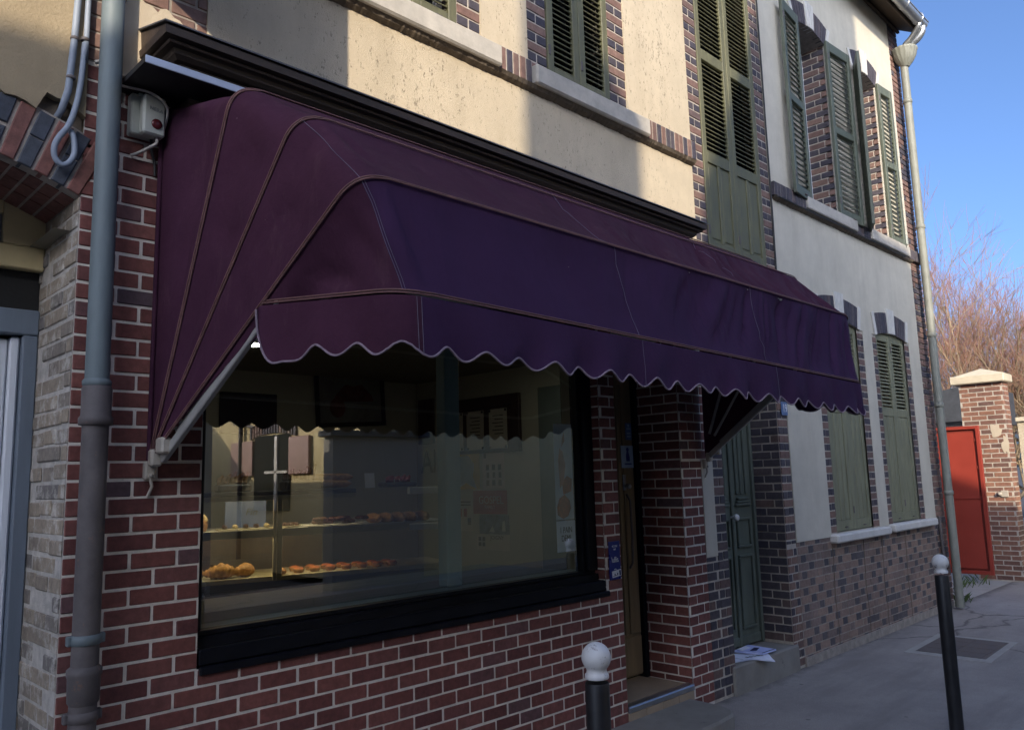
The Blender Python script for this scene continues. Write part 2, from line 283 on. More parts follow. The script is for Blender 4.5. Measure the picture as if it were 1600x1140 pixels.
MAT['clearglass'] = glassmat("counter glass", (0.94, 0.96, 0.95), 0.03)
def emitmat(name, c, s):
    m, n, l, bs = newmat(name); bs.inputs['Base Color'].default_value = (0.8, 0.8, 0.8, 1)
    bs.inputs['Emission Color'].default_value = (*c, 1); bs.inputs['Emission Strength'].default_value = s; return m
MAT['lampglow'] = emitmat("lit lamp", (1.0, 0.91, 0.76), 26.0)
MAT['striplight'] = emitmat("lit display strip", (1.0, 0.74, 0.42), 12.0)

# ------------------------------------------------------------------ mesh building
OFF = {}
class MB:
    def __init__(s): s.v = []; s.f = []; s.m = []; s.r = []; s.sm = []
    def face(s, pts, mi=0, r=0.0, smooth=False):
        k = len(s.v); s.v += [tuple(p) for p in pts]; s.f.append(tuple(range(k, k+len(pts)))); s.m.append(mi); s.r.append(r); s.sm.append(smooth)
    def idx(s, verts, faces, mi=0, r=0.0, smooth=False):
        k = len(s.v); s.v += [tuple(p) for p in verts]
        for f in faces: s.f.append(tuple(k+i for i in f)); s.m.append(mi); s.r.append(r); s.sm.append(smooth)
    def box(s, x0, x1, y0, y1, z0, z1, mi=0, r=0.0, bev=0.0):
        s.obox(Vector((x0, y0, z0)), Vector((1, 0, 0)), Vector((0, 1, 0)), Vector((0, 0, 1)), x1-x0, y1-y0, z1-z0, mi, r, bev)
    def obox(s, O, U, V, N, a, b, c, mi=0, r=0.0, bev=0.0):
        """box from corner O along unit axes U,V,N (lengths a,b,c); bev chamfers every edge"""
        P = lambda x, y, z: O + U*x + V*y + N*z
        if bev <= 0:
            vs_ = [P(x, y, z) for z in (0, c) for y in (0, b) for x in (0, a)]
            s.idx(vs_, [(0, 2, 3, 1), (4, 5, 7, 6), (0, 1, 5, 4), (2, 6, 7, 3), (0, 4, 6, 2), (1, 3, 7, 5)], mi, r); return
        e = min(bev, a*.45, b*.45, c*.45)
        vs_ = []
        L = (a, b, c)
        key = {}
        for i in range(8):
            cx = [(i >> k) & 1 for k in range(3)]
            for ax in range(3):
                co = [(L[k]-e if cx[k] else e) for k in range(3)]; co[ax] = L[ax] if cx[ax] else 0
                key[(i, ax)] = len(vs_); vs_.append(P(*co))
        fs = []
        for ax in range(3):
            o1, o2 = (ax+1) % 3, (ax+2) % 3
            for sd in (0, 1):
                q = []
                for (p1, p2) in ((0, 0), (1, 0), (1, 1), (0, 1)):
                    i = (sd << ax) | (p1 << o1) | (p2 << o2); q.append(key[(i, ax)])
                fs.append(tuple(q if sd else q[::-1]))
        for ax in range(3):      # edges along ax
            o1, o2 = (ax+1) % 3, (ax+2) % 3
            for p1 in (0, 1):
                for p2 in (0, 1):
                    i0 = (p1 << o1) | (p2 << o2); i1 = i0 | (1 << ax)
                    q = (key[(i0, o1)], key[(i1, o1)], key[(i1, o2)], key[(i0, o2)])
                    fs.append(q if (p1 ^ p2) else q[::-1])
        for i in range(8):
            q = (key[(i, 0)], key[(i, 1)], key[(i, 2)])
            fs.append(q if bin(i).count('1') % 2 else q[::-1])
        s.idx(vs_, fs, mi, r)
    def tube(s, pts, rad, seg=8, mi=0, r=0.0, cap=True, smooth=True):
        pts = [Vector(p) for p in pts]; n = len(pts)
        rads = rad if isinstance(rad, (list, tuple)) else [rad]*n
        T = [(pts[min(i+1, n-1)]-pts[max(i-1, 0)]).normalized() for i in range(n)]
        a = Vector((0, 0, 1)) if abs(T[0].z) < 0.9 else Vector((1, 0, 0))
        nrm = (a - T[0]*a.dot(T[0])).normalized(); V = []; F = []
        for i in range(n):
            nrm = (nrm - T[i]*nrm.dot(T[i])).normalized(); b = T[i].cross(nrm)
            for k in range(seg):
                an = 2*math.pi*k/seg; V.append(pts[i] + (nrm*math.cos(an)+b*math.sin(an))*rads[i])
        for i in range(n-1):
            for k in range(seg):
                k2 = (k+1) % seg; F.append((i*seg+k, i*seg+k2, (i+1)*seg+k2, (i+1)*seg+k))
        s.idx(V, F, mi, r, smooth)
        if cap:
            s.face([V[k] for k in range(seg)][::-1], mi, r); s.face(V[(n-1)*seg:], mi, r)
    def lathe(s, C, prof, seg=20, mi=0, r=0.0, ribs=0, rib=0.0, axis=None):
        C = Vector(C); V = []; F = []
        ax = Vector(axis or (0, 0, 1)).normalized(); a = Vector((1, 0, 0)) if abs(ax.x) < .9 else Vector((0, 1, 0))
        U = (a-ax*a.dot(ax)).normalized(); W = ax.cross(U)
        for (rr, h) in prof:
            for k in range(seg):
                an = 2*math.pi*k/seg; q = rr*(1+rib*math.cos(ribs*an)) if ribs else rr
                V.append(C + U*(q*math.cos(an)) + W*(q*math.sin(an)) + ax*h)
        for i in range(len(prof)-1):
            for k in range(seg):
                k2 = (k+1) % seg; F.append((i*seg+k, i*seg+k2, (i+1)*seg+k2, (i+1)*seg+k))
        s.idx(V, F, mi, r, True)
        s.face(V[:seg][::-1], mi, r); s.face(V[-seg:], mi, r)
    def grid(s, P, mi=0, r=0.0, smooth=True):
        h = len(P); w = len(P[0])
        s.idx([p for row in P for p in row], [(i*w+j, i*w+j+1, (i+1)*w+j+1, (i+1)*w+j) for i in range(h-1) for j in range(w-1)], mi, r, smooth)
    def build(s, name, mats, parent=None, label=None):
        off = OFF.get(parent, Vector()) if parent else Vector()
        me = bpy.data.meshes.new(name)
        me.from_pydata([(v[0]-off.x, v[1]-off.y, v[2]-off.z) for v in s.v], [], s.f)
        for mm in (mats if isinstance(mats, (list, tuple)) else [mats]): me.materials.append(MAT[mm])
        me.polygons.foreach_set('material_index', s.m); me.polygons.foreach_set('use_smooth', s.sm)
        at = me.attributes.new('rnd', 'FLOAT', 'FACE'); at.data.foreach_set('value', s.r)
        me.update()
        o = bpy.data.objects.new(name, me); COL.objects.link(o)
        if parent: o.parent = parent; OFF[o] = off
        else: OFF[o] = Vector()
        if label: o['label'] = label
        return o
def thing(name, loc, label, cat, group=None):
    o = bpy.data.objects.new(name, None); COL.objects.link(o); o.location = loc; o.empty_display_size = 0.1
    o['label'] = label; o['category'] = cat
    if group: o['group'] = group
    OFF[o] = Vector(loc); return o
def tag(o, label, cat, group=None):
    o['label'] = label; o['category'] = cat
    if group: o['group'] = group
    return o
def dup(root, delta, label=None, rotz=None):
    c = root.copy(); COL.objects.link(c); c.location = root.location + Vector(delta)
    if rotz is not None: c.rotation_euler.z = rotz
    if label: c['label'] = label
    for ch in root.children:
        d = ch.copy(); COL.objects.link(d); d.parent = c
        for g in ch.children:
            e = g.copy(); COL.objects.link(e); e.parent = d
    return c
def text(body, size, matname, origin, U, V, name, parent=None, depth=0.0015, align='CENTER', squeeze=1.0):
    cu = bpy.data.curves.new(name, 'FONT'); cu.body = body; cu.size = size; cu.extrude = depth; cu.align_x = align; cu.align_y = 'CENTER'; cu.space_line = 0.95
    o = bpy.data.objects.new(name, cu); COL.objects.link(o)
    dg = bpy.context.evaluated_depsgraph_get(); dg.update()
    me = bpy.data.meshes.new_from_object(o.evaluated_get(dg))
    bpy.data.objects.remove(o); bpy.data.curves.remove(cu)
    U = Vector(U).normalized(); V = Vector(V).normalized(); N = U.cross(V); O = Vector(origin)
    off = OFF.get(parent, Vector()) if parent else Vector()
    for v in me.vertices:
        c = v.co.copy(); v.co = O + U*(c.x*squeeze) + V*c.y + N*c.z - off
    me.materials.clear(); me.materials.append(MAT[matname])
    b = bpy.data.objects.new(name, me); COL.objects.link(b)
    if parent: b.parent = parent; OFF[b] = off
    return b

def smooth(pts, n=5):
    P = [Vector(p) for p in pts]; out = []
    for i in range(len(P)-1):
        a, b, c, d = P[max(0, i-1)], P[i], P[i+1], P[min(len(P)-1, i+2)]
        for k in range(n):
            u = k/n; out.append(0.5*((2*b)+(c-a)*u+(2*a-5*b+4*c-d)*u*u+(3*b-a-3*c+d)*u**3))
    out.append(P[-1]); return out
COURSE = 0.07127; ZP = 1.729
def brickwall(mb, O, U, N, rects, bond='run', blen=0.1887, uoff=0.0, proud=0.004, joint=0.0115, rndf=None, vphase=None, course=COURSE, bev=0.003, bmi=0, mmi=1, mort=True, jit=0.002):
    """bricks standing proud of a mortar sheet; rects are (u0,u1,v0,v1) areas in the plane O + u*U + v*Z, N outward"""
    O = Vector(O); U = Vector(U); N = Vector(N); V = Vector((0, 0, 1))
    vp = ZP - O.z if vphase is None else vphase
    lo = min(r[2] for r in rects); hi = max(r[3] for r in rects)
    k0 = math.floor((lo-vp)/course+0.01); k1 = math.ceil((hi-vp)/course-0.01)
    rndf = rndf or (lambda kind, k, i: rng.random())
    flip = U.cross(V).dot(N) < 0
    if mort:
        for (a, b, c, d) in rects:
            q = [O+U*a+V*c, O+U*b+V*c, O+U*b+V*d, O+U*a+V*d]; mb.face(q[::-1] if flip else q, mmi)
    for k in range(k0, k1):
        va = vp+k*course; vb = va+course; vc = (va+vb)/2
        iv = sorted((r[0], r[1], max(va, r[2]), min(vb, r[3])) for r in rects if r[2]-1e-4 < vc < r[3]+1e-4)
        mg = []
        for (a, b, c, d) in iv:
            if mg and a-mg[-1][1] < 0.004: mg[-1][1] = max(mg[-1][1], b)
            else: mg.append([a, b, c, d])
        for (a, b, c, d) in mg:
            cells = []
            if bond == 'quoin':
                if k % 2: cells = [(a, b, 's')]
                else: cells = [(a, (a+b)/2, 'h'), ((a+b)/2, b, 'h')]
            elif bond == 'quoinalt':
                w = b-a; t = 0.62 if k % 2 else 0.38
                cells = [(a, a+w*t, 's' if k % 2 else 'h'), (a+w*t, b, 'h' if k % 2 else 's')]
            else:
                if bond == 'run': per = [(blen, 's')]; sh = uoff + (k % 2)*blen/2
                elif bond == 'head': per = [(blen/2, 'h')]; sh = uoff + (k % 2)*blen/4
                elif bond == 'rowalt': per = [(blen, 's')] if k % 2 else [(blen/2, 'h')]; sh = uoff + (k % 2)*blen/4
                else: per = [(blen, 's'), (blen/2, 'h')]; sh = uoff + (k % 2)*blen*0.75
                tot = sum(p[0] for p in per); u = sh + math.floor((a-sh)/tot)*tot; j = 0
                while u < b:
                    L, kd = per[j % len(per)]; u2_ = u+L
                    if u2_ > a: cells.append((max(u, a), min(u2_, b), kd))
                    u = u2_; j += 1
            for i, (x0, x1, kd) in enumerate(cells):
                ja = joint/2 if x0 > a+1e-4 else 0.001; jb = joint/2 if x1 < b-1e-4 else 0.001
                x0 += ja; x1 -= jb; y0 = c+joint/2; y1 = d-joint/2
                if x1-x0 < 0.016 or y1-y0 < 0.016: continue
                q = rng.uniform(-jit, jit); p = proud+rng.uniform(-jit, jit)
                mb.obox(O+U*(x0+rng.uniform(0, jit))+V*(y0+q)-N*0.003, U, V, N, x1-x0-rng.uniform(0, jit), y1-y0, 0.003+p, bmi, rndf(kd, k, i), bev) if not flip else \
                    mb.obox(O+U*x1+V*(y0+q)-N*0.003, -U, V, N, x1-x0, y1-y0, 0.003+p, bmi, rndf(kd, k, i), bev)
def holed(mb, xs, zs, y0, y1, full, mi=0, plane=None):
    """wall panel on a grid of breakpoints; full(x,z) says which cells are solid; front at y0, edges back to y1"""
    nx, nz = len(xs)-1, len(zs)-1
    ok = [[full((xs[i]+xs[i+1])/2, (zs[j]+zs[j+1])/2) for j in range(nz)] for i in range(nx)]
    g = lambda i, j: 0 <= i < nx and 0 <= j < nz and ok[i][j]
    for i in range(nx):
        for j in range(nz):
            if not ok[i][j]: continue
            a, b, c, d = xs[i], xs[i+1], zs[j], zs[j+1]
            mb.face([(a, y0, c), (b, y0, c), (b, y0, d), (a, y0, d)], mi)
            if not g(i-1, j): mb.face([(a, y1, c), (a, y0, c), (a, y0, d), (a, y1, d)], mi)
            if not g(i+1, j): mb.face([(b, y0, c), (b, y1, c), (b, y1, d), (b, y0, d)], mi)
            if not g(i, j-1): mb.face([(a, y1, c), (b, y1, c), (b, y0, c), (a, y0, c)], mi)
            if not g(i, j+1): mb.face([(a, y0, d), (b, y0, d), (b, y1, d), (a, y1, d)], mi)
def grp(kd, k, i):       # old brick: headers dark, stretchers pinkish
    return rng.uniform(0.58, 1.0) if kd == 'h' else rng.uniform(0.0, 0.5)
def grp_soft(kd, k, i):
    x = rng.random()
    if kd == 'h': return rng.uniform(0.6, 1.0) if x < 0.6 else rng.uniform(0.1, 0.6)
    return rng.uniform(0.0, 0.56)
def arch(mb, x0, x1, zs_, rise, ring, y0, y1, n, fn, gap=0.008):
    """segmental arch of n wedge bricks, bevelled a little by a gap; fn(i) -> (material index, rnd, extra proud, extra height)"""
    h = (x1-x0)/2; Rr = (h*h+rise*rise)/(2*rise); cx = (x0+x1)/2; cz = zs_+rise-Rr; A = math.asin(h/Rr)
    for i in range(n):
        a0 = -A + 2*A*i/n; a1 = -A + 2*A*(i+1)/n
        mi, r, pr, eh = fn(i)
        g = gap/2/Rr
        P = lambda a, rr, y: (cx+math.sin(a)*rr, y, cz+math.cos(a)*rr)
        a0 += g; a1 -= g; ro = Rr+ring+eh; f = y0-pr
        V = [P(a0, Rr, f), P(a1, Rr, f), P(a1, ro, f), P(a0, ro, f), P(a0, Rr, y1), P(a1, Rr, y1), P(a1, ro, y1), P(a0, ro, y1)]
        mb.idx(V, [(0, 1, 2, 3), (5, 4, 7, 6), (0, 4, 5, 1), (1, 5, 6, 2), (2, 6, 7, 3), (3, 7, 4, 0)], mi, r)
def arch_mortar(mb, x0, x1, zs_, rise, ring, y0, y1, mi, seg=12):
    h = (x1-x0)/2; Rr = (h*h+rise*rise)/(2*rise); cx = (x0+x1)/2; cz = zs_+rise-Rr; A = math.asin(h/Rr)
    P = lambda a, rr, y: (cx+math.sin(a)*rr, y, cz+math.cos(a)*rr)
    for i in range(seg):
        a0 = -A+2*A*i/seg; a1 = -A+2*A*(i+1)/seg
        mb.face([P(a0, Rr, y0), P(a1, Rr, y0), P(a1, Rr+ring, y0), P(a0, Rr+ring, y0)], mi)
        mb.face([P(a0, Rr, y1), P(a1, Rr, y1), P(a1, Rr, y0), P(a0, Rr, y0)], mi)
def shutter(O, U, N, w, h, sections, mat, parent, t=0.034, stile=0.062, pitch=0.041, label=None, curve=0.0):
    """louvred leaf: O bottom corner (outer face plane), U along width, N outward; sections: (z0,z1,'slat'|'panel'|'plank')"""
    mb = MB(); O = Vector(O); U = Vector(U).normalized(); N = Vector(N).normalized(); V = Vector((0, 0, 1))
    if U.cross(V).dot(N) < 0: O = O+U*w; U = -U
    B = lambda u, v, a, b, dep=0.0, th=t, bev=0.004: mb.obox(O+U*u+V*v-N*(dep+th), U, V, N, a, b, th, 0, 0, bev)
    B(0, 0, stile, h); B(w-stile, 0, stile, h)
    zz = [0.0]
    for (a, b, _) in sections: zz += [a, b]
    zz.append(h)
    for i in range(0, len(zz), 2):
        if zz[i+1]-zz[i] > 0.004: B(stile, zz[i], w-2*stile, zz[i+1]-zz[i], 0.002, t-0.004)
    for (a, b, kind) in sections:
        if kind == 'slat':
            n = max(1, round((b-a)/pitch)); p = (b-a)/n
            for i in range(n):
                jt = rng.uniform(-0.003, 0.003); tw = rng.gauss(0, 0.035)
                z = a+p*i+jt; V2 = (V*0.8-N*(-0.0)).normalized()
                # tilted slat: top edge at the back, bottom edge at the front
                d = (V*(0.68+tw) - N*0.73).normalized(); nn = (N*(0.68+tw)+V*0.73).normalized()
                mb.obox(O+U*stile+V*(z+0.004)-N*0.007-nn*0.008, U, d, nn, w-2*stile, 0.036, 0.008, 0, 0, 0.002)
        elif kind == 'panel':
            B(stile, a, w-2*stile, b-a, 0.016, 0.014, 0)
            ww = w-2*stile; m = 0.035
            B(stile+ww/2-0.022, a, 0.044, b-a, 0.003, 0.02)
            for q in (0, 1):
                u0 = stile+q*(ww/2+0.022)+0.014; B(u0, a+0.03, ww/2-0.022-0.028, b-a-0.06, 0.009, 0.016, 0.006)
        elif kind == 'plank':
            ww = w-2*stile; n = 3
            B(stile, a, ww, b-a, 0.02, 0.010, 0)
            for q in range(n): B(stile+ww*q/n+0.006, a, ww/n-0.012, b-a, 0.008, 0.016, 0.006)
    # hinge straps and a hook
    o = mb.build("shutter", mat, parent, label)
    for v in (0.16, h-0.22):
        hb = MB(); hb.obox(O+U*(0.004)+V*v-N*0.001, U, V, N, 0.02, 0.07, 0.008, 0, 0, 0.002); hb.build("shutter_hinge", 'castiron', o)
    hb = MB(); hb.obox(O+U*(w*0.5)+V*0.03, U, V, N, 0.05, 0.012, 0.012, 0, 0, 0.002); hb.build("shutter_hook", 'castiron', o)
    return o

# ------------------------------------------------------------------ ground
def struct(o): o['kind'] = 'structure'; return o
m = MB(); m.face([(-700, -700, -0.124), (700, -700, -0.124), (700, 700, -0.124), (-700, 700, -0.124)])
struct(m.build("ground", 'road'))
m = MB(); m.box(-30, 60, -1.84, 0.9, -0.3, -0.002); struct(m.build("pavement", 'asphalt'))
m = MB()
for i in range(90): m.box(-30+i+0.004, -29+i-0.004, -2.0, -1.843, -0.3, 0.004, bev=0.012)
struct(m.build("kerb", 'kerb'))
m = MB(); m.box(-30, 60, -9.0, -7.4, -0.3, -0.004); struct(m.build("opposite_pavement", 'asphalt'))
m = MB(); m.box(11.25, 30, 0.03, 12, -0.2, 0.004); struct(m.build("gateway_slab", 'slab'))

# ------------------------------------------------------------------ bakery house
H = thing("bakery_house", (3.9, 0, 0), "cream roughcast house with red brick shop front and olive shutters above the awning", "house")
SW = [(0.965, 1.494, 0, 3.45), (1.494, 4.207, 0, 0.945), (1.494, 4.207, 2.72, 3.45), (4.207, 4.375, 0, 3.45), (4.375, 5.152, 2.72, 3.45), (5.152, 5.425, 0, 1.79), (5.152, 5.53, 1.79, 3.45)]
m = MB()
brickwall(m, (0, 0, 0), (1, 0, 0), (0, -1, 0), SW, 'run', uoff=1.114-0.1887*4)
# reveals of the window and the door
brickwall(m, (4.207, 0, 0), (0, 1, 0), (-1, 0, 0), [(0.004, 0.16, 0.945, 2.72)], 'rowalt', blen=0.31)
brickwall(m, (1.494, 0, 0), (0, 1, 0), (1, 0, 0), [(0.004, 0.16, 0.945, 2.72)], 'rowalt', blen=0.31)
brickwall(m, (5.152, 0, 0), (0, 1, 0), (-1, 0, 0), [(0.004, 0.46, 0.185, 2.72)], 'run', blen=0.24)
brickwall(m, (4.375, 0, 0), (0, 1, 0), (1, 0, 0), [(0.004, 0.46, 0.185, 2.72)], 'run', blen=0.24)
m.face([(1.494, 0, 2.72), (4.207, 0, 2.72), (4.207, 0.16, 2.72), (1.494, 0.16, 2.72)], 1)
m.face([(4.375, 0, 2.72), (5.152, 0, 2.72), (5.152, 0.5, 2.72), (4.375, 0.5, 2.72)], 1)
m.build("brick_wall", ['brick', 'mortar'], H)
# old brick at the left end above the board, with a plaster patch
m = MB()
brickwall(m, (0, 0, 0), (1, 0, 0), (0, -1, 0), [(0.965, 1.47, 3.45, 7.6)], 'run', blen=0.235, rndf=lambda kd, k, i: rng.uniform(0, 0.5), proud=0.006)
prof = [(1.10, 3.42), (1.46, 3.42), (1.46, 3.735)]+[(1.45-0.012*i, 3.735+0.028*mnoise.noise(Vector((i*0.31, 2, 0)))+0.0045*(i-4)*(1 if i < 18 else 0.6)) for i in range(29)]+[(1.098, 3.74), (1.094, 3.68), (1.10, 3.62), (1.092, 3.54)]
fr = [(x, -0.022, z) for x, z in prof]; m.face(fr, 2)
for i in range(len(prof)):
    a, b = prof[i], prof[(i+1) % len(prof)]; m.face([(a[0], 0, a[1]), (b[0], 0, b[1]), (b[0], -0.022, b[1]), (a[0], -0.022, a[1])], 2)
m.build("old_brick_strip", ['oldbrick', 'oldmortar', 'patch'], H)
# roughcast upper wall with two windows
W1 = (2.10, 3.19, 4.37, 6.62); W2 = (3.61, 4.69, 4.37, 6.62)
m = MB()
inr = lambda x, z, w: w[0] < x < w[1] and w[2] < z < w[3]
holed(m, [1.46, 2.10, 3.19, 3.61, 4.69, 5.547], [3.42, 4.30, 4.37, 6.62, 7.6], -0.014, 0.06, lambda x, z: not (inr(x, z, W1) or inr(x, z, W2)))
m.face([(5.40, 0.01, 1.0), (5.60, 0.01, 1.0), (5.60, 0.01, 3.5), (5.40, 0.01, 3.5)])
m.build("roughcast_wall", 'roughcast', H)
m = MB(); m.box(5.427, 5.588, -0.006, 0.05, 1.06, 1.795); m.box(5.532, 5.588, -0.006, 0.05, 1.796, 3.5); m.build("render_strip", 'render', H)
# mixed brick window surrounds, alley door surround
m = MB()
Q = []
for w, l1, r1 in ((W1, 2.30, 3.0), (W2, 3.805, 4.495)): Q += [(w[0], l1, 4.37, 6.62), (r1, w[1], 4.37, 6.62)]
Q += [(5.547, 5.74, 3.45, 7.6), (6.745, 6.90, 3.45, 7.6), (6.725, 6.90, 1.05, 3.45)]
for q in Q: brickwall(m, (0, 0, 0), (1, 0, 0), (0, -1, 0), [q], 'quoin', rndf=grp, proud=0.006, joint=0.012)
brickwall(m, (0, 0, 0), (1, 0, 0), (0, -1, 0), [(5.588, 5.74, 0, 3.45)], 'quoin', rndf=lambda kd, k, i: rng.uniform(0.38, 1.0), proud=0.006, joint=0.012)
brickwall(m, (0, 0, 0), (1, 0, 0), (0, -1, 0), [(5.427, 5.588, 0, 1.06)], 'flem', rndf=lambda kd, k, i: rng.uniform(0.30, 1.0), proud=0.004, joint=0.012)
brickwall(m, (0, 0, 0), (1, 0, 0), (0, -1, 0), [(6.725, 6.90, 0, 1.05)], 'flem', rndf=grp_soft, proud=0.004, joint=0.012)
brickwall(m, (6.725, 0, 0), (0, 1, 0), (-1, 0, 0), [(0.004, 0.34, 0.2, 3.45)], 'rowalt', blen=0.33, rndf=lambda kd, k, i: rng.uniform(0.47, 0.75) if kd == 's' else rng.uniform(0.62, 1.0), proud=0.006, joint=0.012)
brickwall(m, (5.74, 0, 0), (0, 1, 0), (1, 0, 0), [(0.004, 0.34, 0.2, 3.45)], 'rowalt', blen=0.33, rndf=grp, proud=0.006, joint=0.012)
for w, l1, r1 in ((W1, 2.30, 3.0), (W2, 3.805, 4.495)):
    brickwall(m, (r1, 0, 0), (0, 1, 0), (-1, 0, 0), [(0.006, 0.25, 4.37, 6.62)], 'head', rndf=grp, proud=0.004)
    brickwall(m, (l1, 0, 0), (0, 1, 0), (1, 0, 0), [(0.006, 0.25, 4.37, 6.62)], 'head', rndf=grp, proud=0.004)
m.build("mixed_brick_surround", ['oldbrick', 'quoinmortar'], H)
# string course of upright bricks between the sills, sooty underside
def soldier(mb, x0, x1, z0, z1, proud, rf, w=0.062):
    n = max(1, round((x1-x0)/w)); p = (x1-x0)/n
    mb.face([(x0, -proud+0.006, z0), (x1, -proud+0.006, z0), (x1, -proud+0.006, z1), (x0, -proud+0.006, z1)], 1)
    mb.face([(x0, -proud+0.006, z1), (x1, -proud+0.006, z1), (x1, 0, z1), (x0, 0, z1)], 1)
    for i in range(n): mb.box(x0+p*i+0.005, x0+p*(i+1)-0.005, -proud+rng.uniform(-.002, .002), 0.02, z0+rng.uniform(0, .004), z1-0.004, 0, rf(i), 0.004)
m = MB()
for a, b in ((3.305, 3.60), (4.875, 5.545), (1.465, 2.02)):
    m = MB(); soldier(m, a, b, 4.235, 4.395, 0.062, lambda i: rng.random()**0.7 if i % 3 else rng.uniform(0, .3)); m.build("string_course", ['oldbrick', 'quoinmortar'], H)
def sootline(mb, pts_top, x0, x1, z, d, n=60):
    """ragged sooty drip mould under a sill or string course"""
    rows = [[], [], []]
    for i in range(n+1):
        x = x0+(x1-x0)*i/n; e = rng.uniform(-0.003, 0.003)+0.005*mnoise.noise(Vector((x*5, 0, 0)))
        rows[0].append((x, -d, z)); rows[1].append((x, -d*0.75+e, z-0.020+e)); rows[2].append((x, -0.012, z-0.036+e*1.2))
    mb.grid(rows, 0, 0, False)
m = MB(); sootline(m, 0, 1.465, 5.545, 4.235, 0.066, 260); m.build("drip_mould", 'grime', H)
for (a, b) in ((2.03, 3.30), (3.612, 4.868)):
    m = MB(); m.box(a, b, -0.095, 0.26, 4.235, 4.372, 0, 0, 0.012); m.build("window_sill", 'stone', H)
# shutters of the first floor: closed except one leaf folded back
def closed_pair(x0, x1, z0, h, y, secs, mat, parent, leaves=(0, 1)):
    w = (x1-x0)/2
    for q in leaves: shutter((x0+w*q+0.003, y, z0), (1, 0, 0), (0, -1, 0), w-0.006, h, secs, mat, parent)
closed_pair(3.812, 4.490, 4.385, 2.22, -0.012, [(0.085, 1.02, 'slat'), (1.10, 2.13, 'slat')], 'green', H)
closed_pair(2.31, 2.995, 4.385, 2.22, -0.012, [(0.085, 1.02, 'slat'), (1.10, 2.13, 'slat')], 'green', H, (1,))
shutter((2.31, -0.02, 4.385), Vector((-1, -0.12, 0)), Vector((-0.12, 1, 0)), 0.335, 2.22, [(0.085, 1.02, 'slat'), (1.10, 2.13, 'slat')], 'green', H)
closed_pair(5.755, 6.740, 3.52, 3.2, -0.004, [(0.10, 0.80, 'panel'), (0.90, 1.74, 'slat'), (1.84, 3.1, 'slat')], 'green', H)
for (a, b, z0, z1) in ((2.30, 3.0, 4.37, 6.62), (3.805, 4.495, 4.37, 6.62), (5.74, 6.745, 3.45, 7.3)):
    m = MB(); m.box(a, b, 0.17, 0.19, z0, z1); f = m.build("window_pane", 'darkglass', H)
    m = MB()
    for x in (a, (a+b)/2-0.035, b-0.05): m.box(x, x+(0.05 if x != (a+b)/2-0.035 else 0.07), 0.13, 0.168, z0, z1, 0, 0, 0.004)
    for z in (z0, (z0+z1)/2): m.box(a+0.05, b-0.05, 0.135, 0.166, z, z+0.06, 0, 0, 0.004)
    m.build("window_frame", 'whitewood' if a < 2.5 else 'black', f)  # black behind closed shutters: shade of the louvre gaps put into the colour
# alley door: two narrow leaves with raised mouldings
m = MB(); m.box(5.74, 5.96, 0.27, 0.34, 0.215, 3.0, 0, 0, 0.006); m.box(6.685, 6.723, 0.262, 0.34, 0.215, 3.0, 0, 0, 0.006); m.box(5.96, 6.685, 0.27, 0.34, 2.88, 3.0, 0, 0, 0.006)
D = m.build("alley_door_frame", 'doorgreen', H)
for q in (0, 1):
    x0 = 5.963+q*0.361; w = 0.357; m = MB(); y = 0.285
    m.box(x0, x0+w, y, y+0.045, 0.225, 2.875, 0, 0, 0.005)
    def mould(a, b, c, d, t=0.022):
        m.box(a, b, y-t, y, c, c+0.022, 0, 0, 0.005); m.box(a, b, y-t, y, d-0.022, d, 0, 0, 0.005)
        m.box(a, a+0.022, y-t, y, c+0.022, d-0.022, 0, 0, 0.005); m.box(b-0.022, b, y-t, y, c+0.022, d-0.022, 0, 0, 0.005)
    mould(x0+0.06, x0+w-0.06, 1.04, 1.30)
    mould(x0+0.06, x0+w-0.06, 0.36, 0.98)
    for z, ww in ((1.40, 0.13), (1.425, 0.11), (1.452, 0.09)): m.box(x0+w/2-ww, x0+w/2+ww, y-0.03, y, z, z+0.022, 0, 0, 0.006)
    m.box(x0+0.08, x0+0.115, y-0.02, y, 1.50, 2.75, 0, 0, 0.006); m.box(x0+w-0.115, x0+w-0.08, y-0.02, y, 1.50, 2.75, 0, 0, 0.006)
    m.box(x0+w/2-0.02, x0+w/2+0.02, y-0.014, y, 1.50, 2.75, 0, 0, 0.005)
    if q == 1: m.box(x0-0.022, x0+0.022, y-0.024, y, 0.225, 2.875, 0, 0, 0.008)
    m.box(x0+0.02, x0+w-0.02, y-0.02, y, 0.23, 0.31, 0, 0, 0.008)
    dl = m.build("alley_door_leaf", 'doorgreen', H)
    if q == 0:
        m = MB(); m.lathe((6.255, y-0.03, 1.31), [(0.010, -0.0), (0.010, 0.03), (0.026, 0.04), (0.030, 0.055), (0.024, 0.072), (0.006, 0.078)], 14, axis=(0, -1, 0))
        m.build("door_knob", 'white', dl)
m = MB(); m.box(5.69, 6.775, -0.025, 0.34, -0.05, 0.212, 0, 0, 0.012); m.build("alley_door_step", 'concrete', H)
# dado joint and thin cable along the seam with the next house
m = MB(); m.tube([(6.905, -0.018, 7.5), (6.90, -0.018, 5.2), (6.893, -0.02, 4.0), (6.885, -0.016, 3.3)], 0.008, 6); m.build("seam_cable", 'darkcable', H)
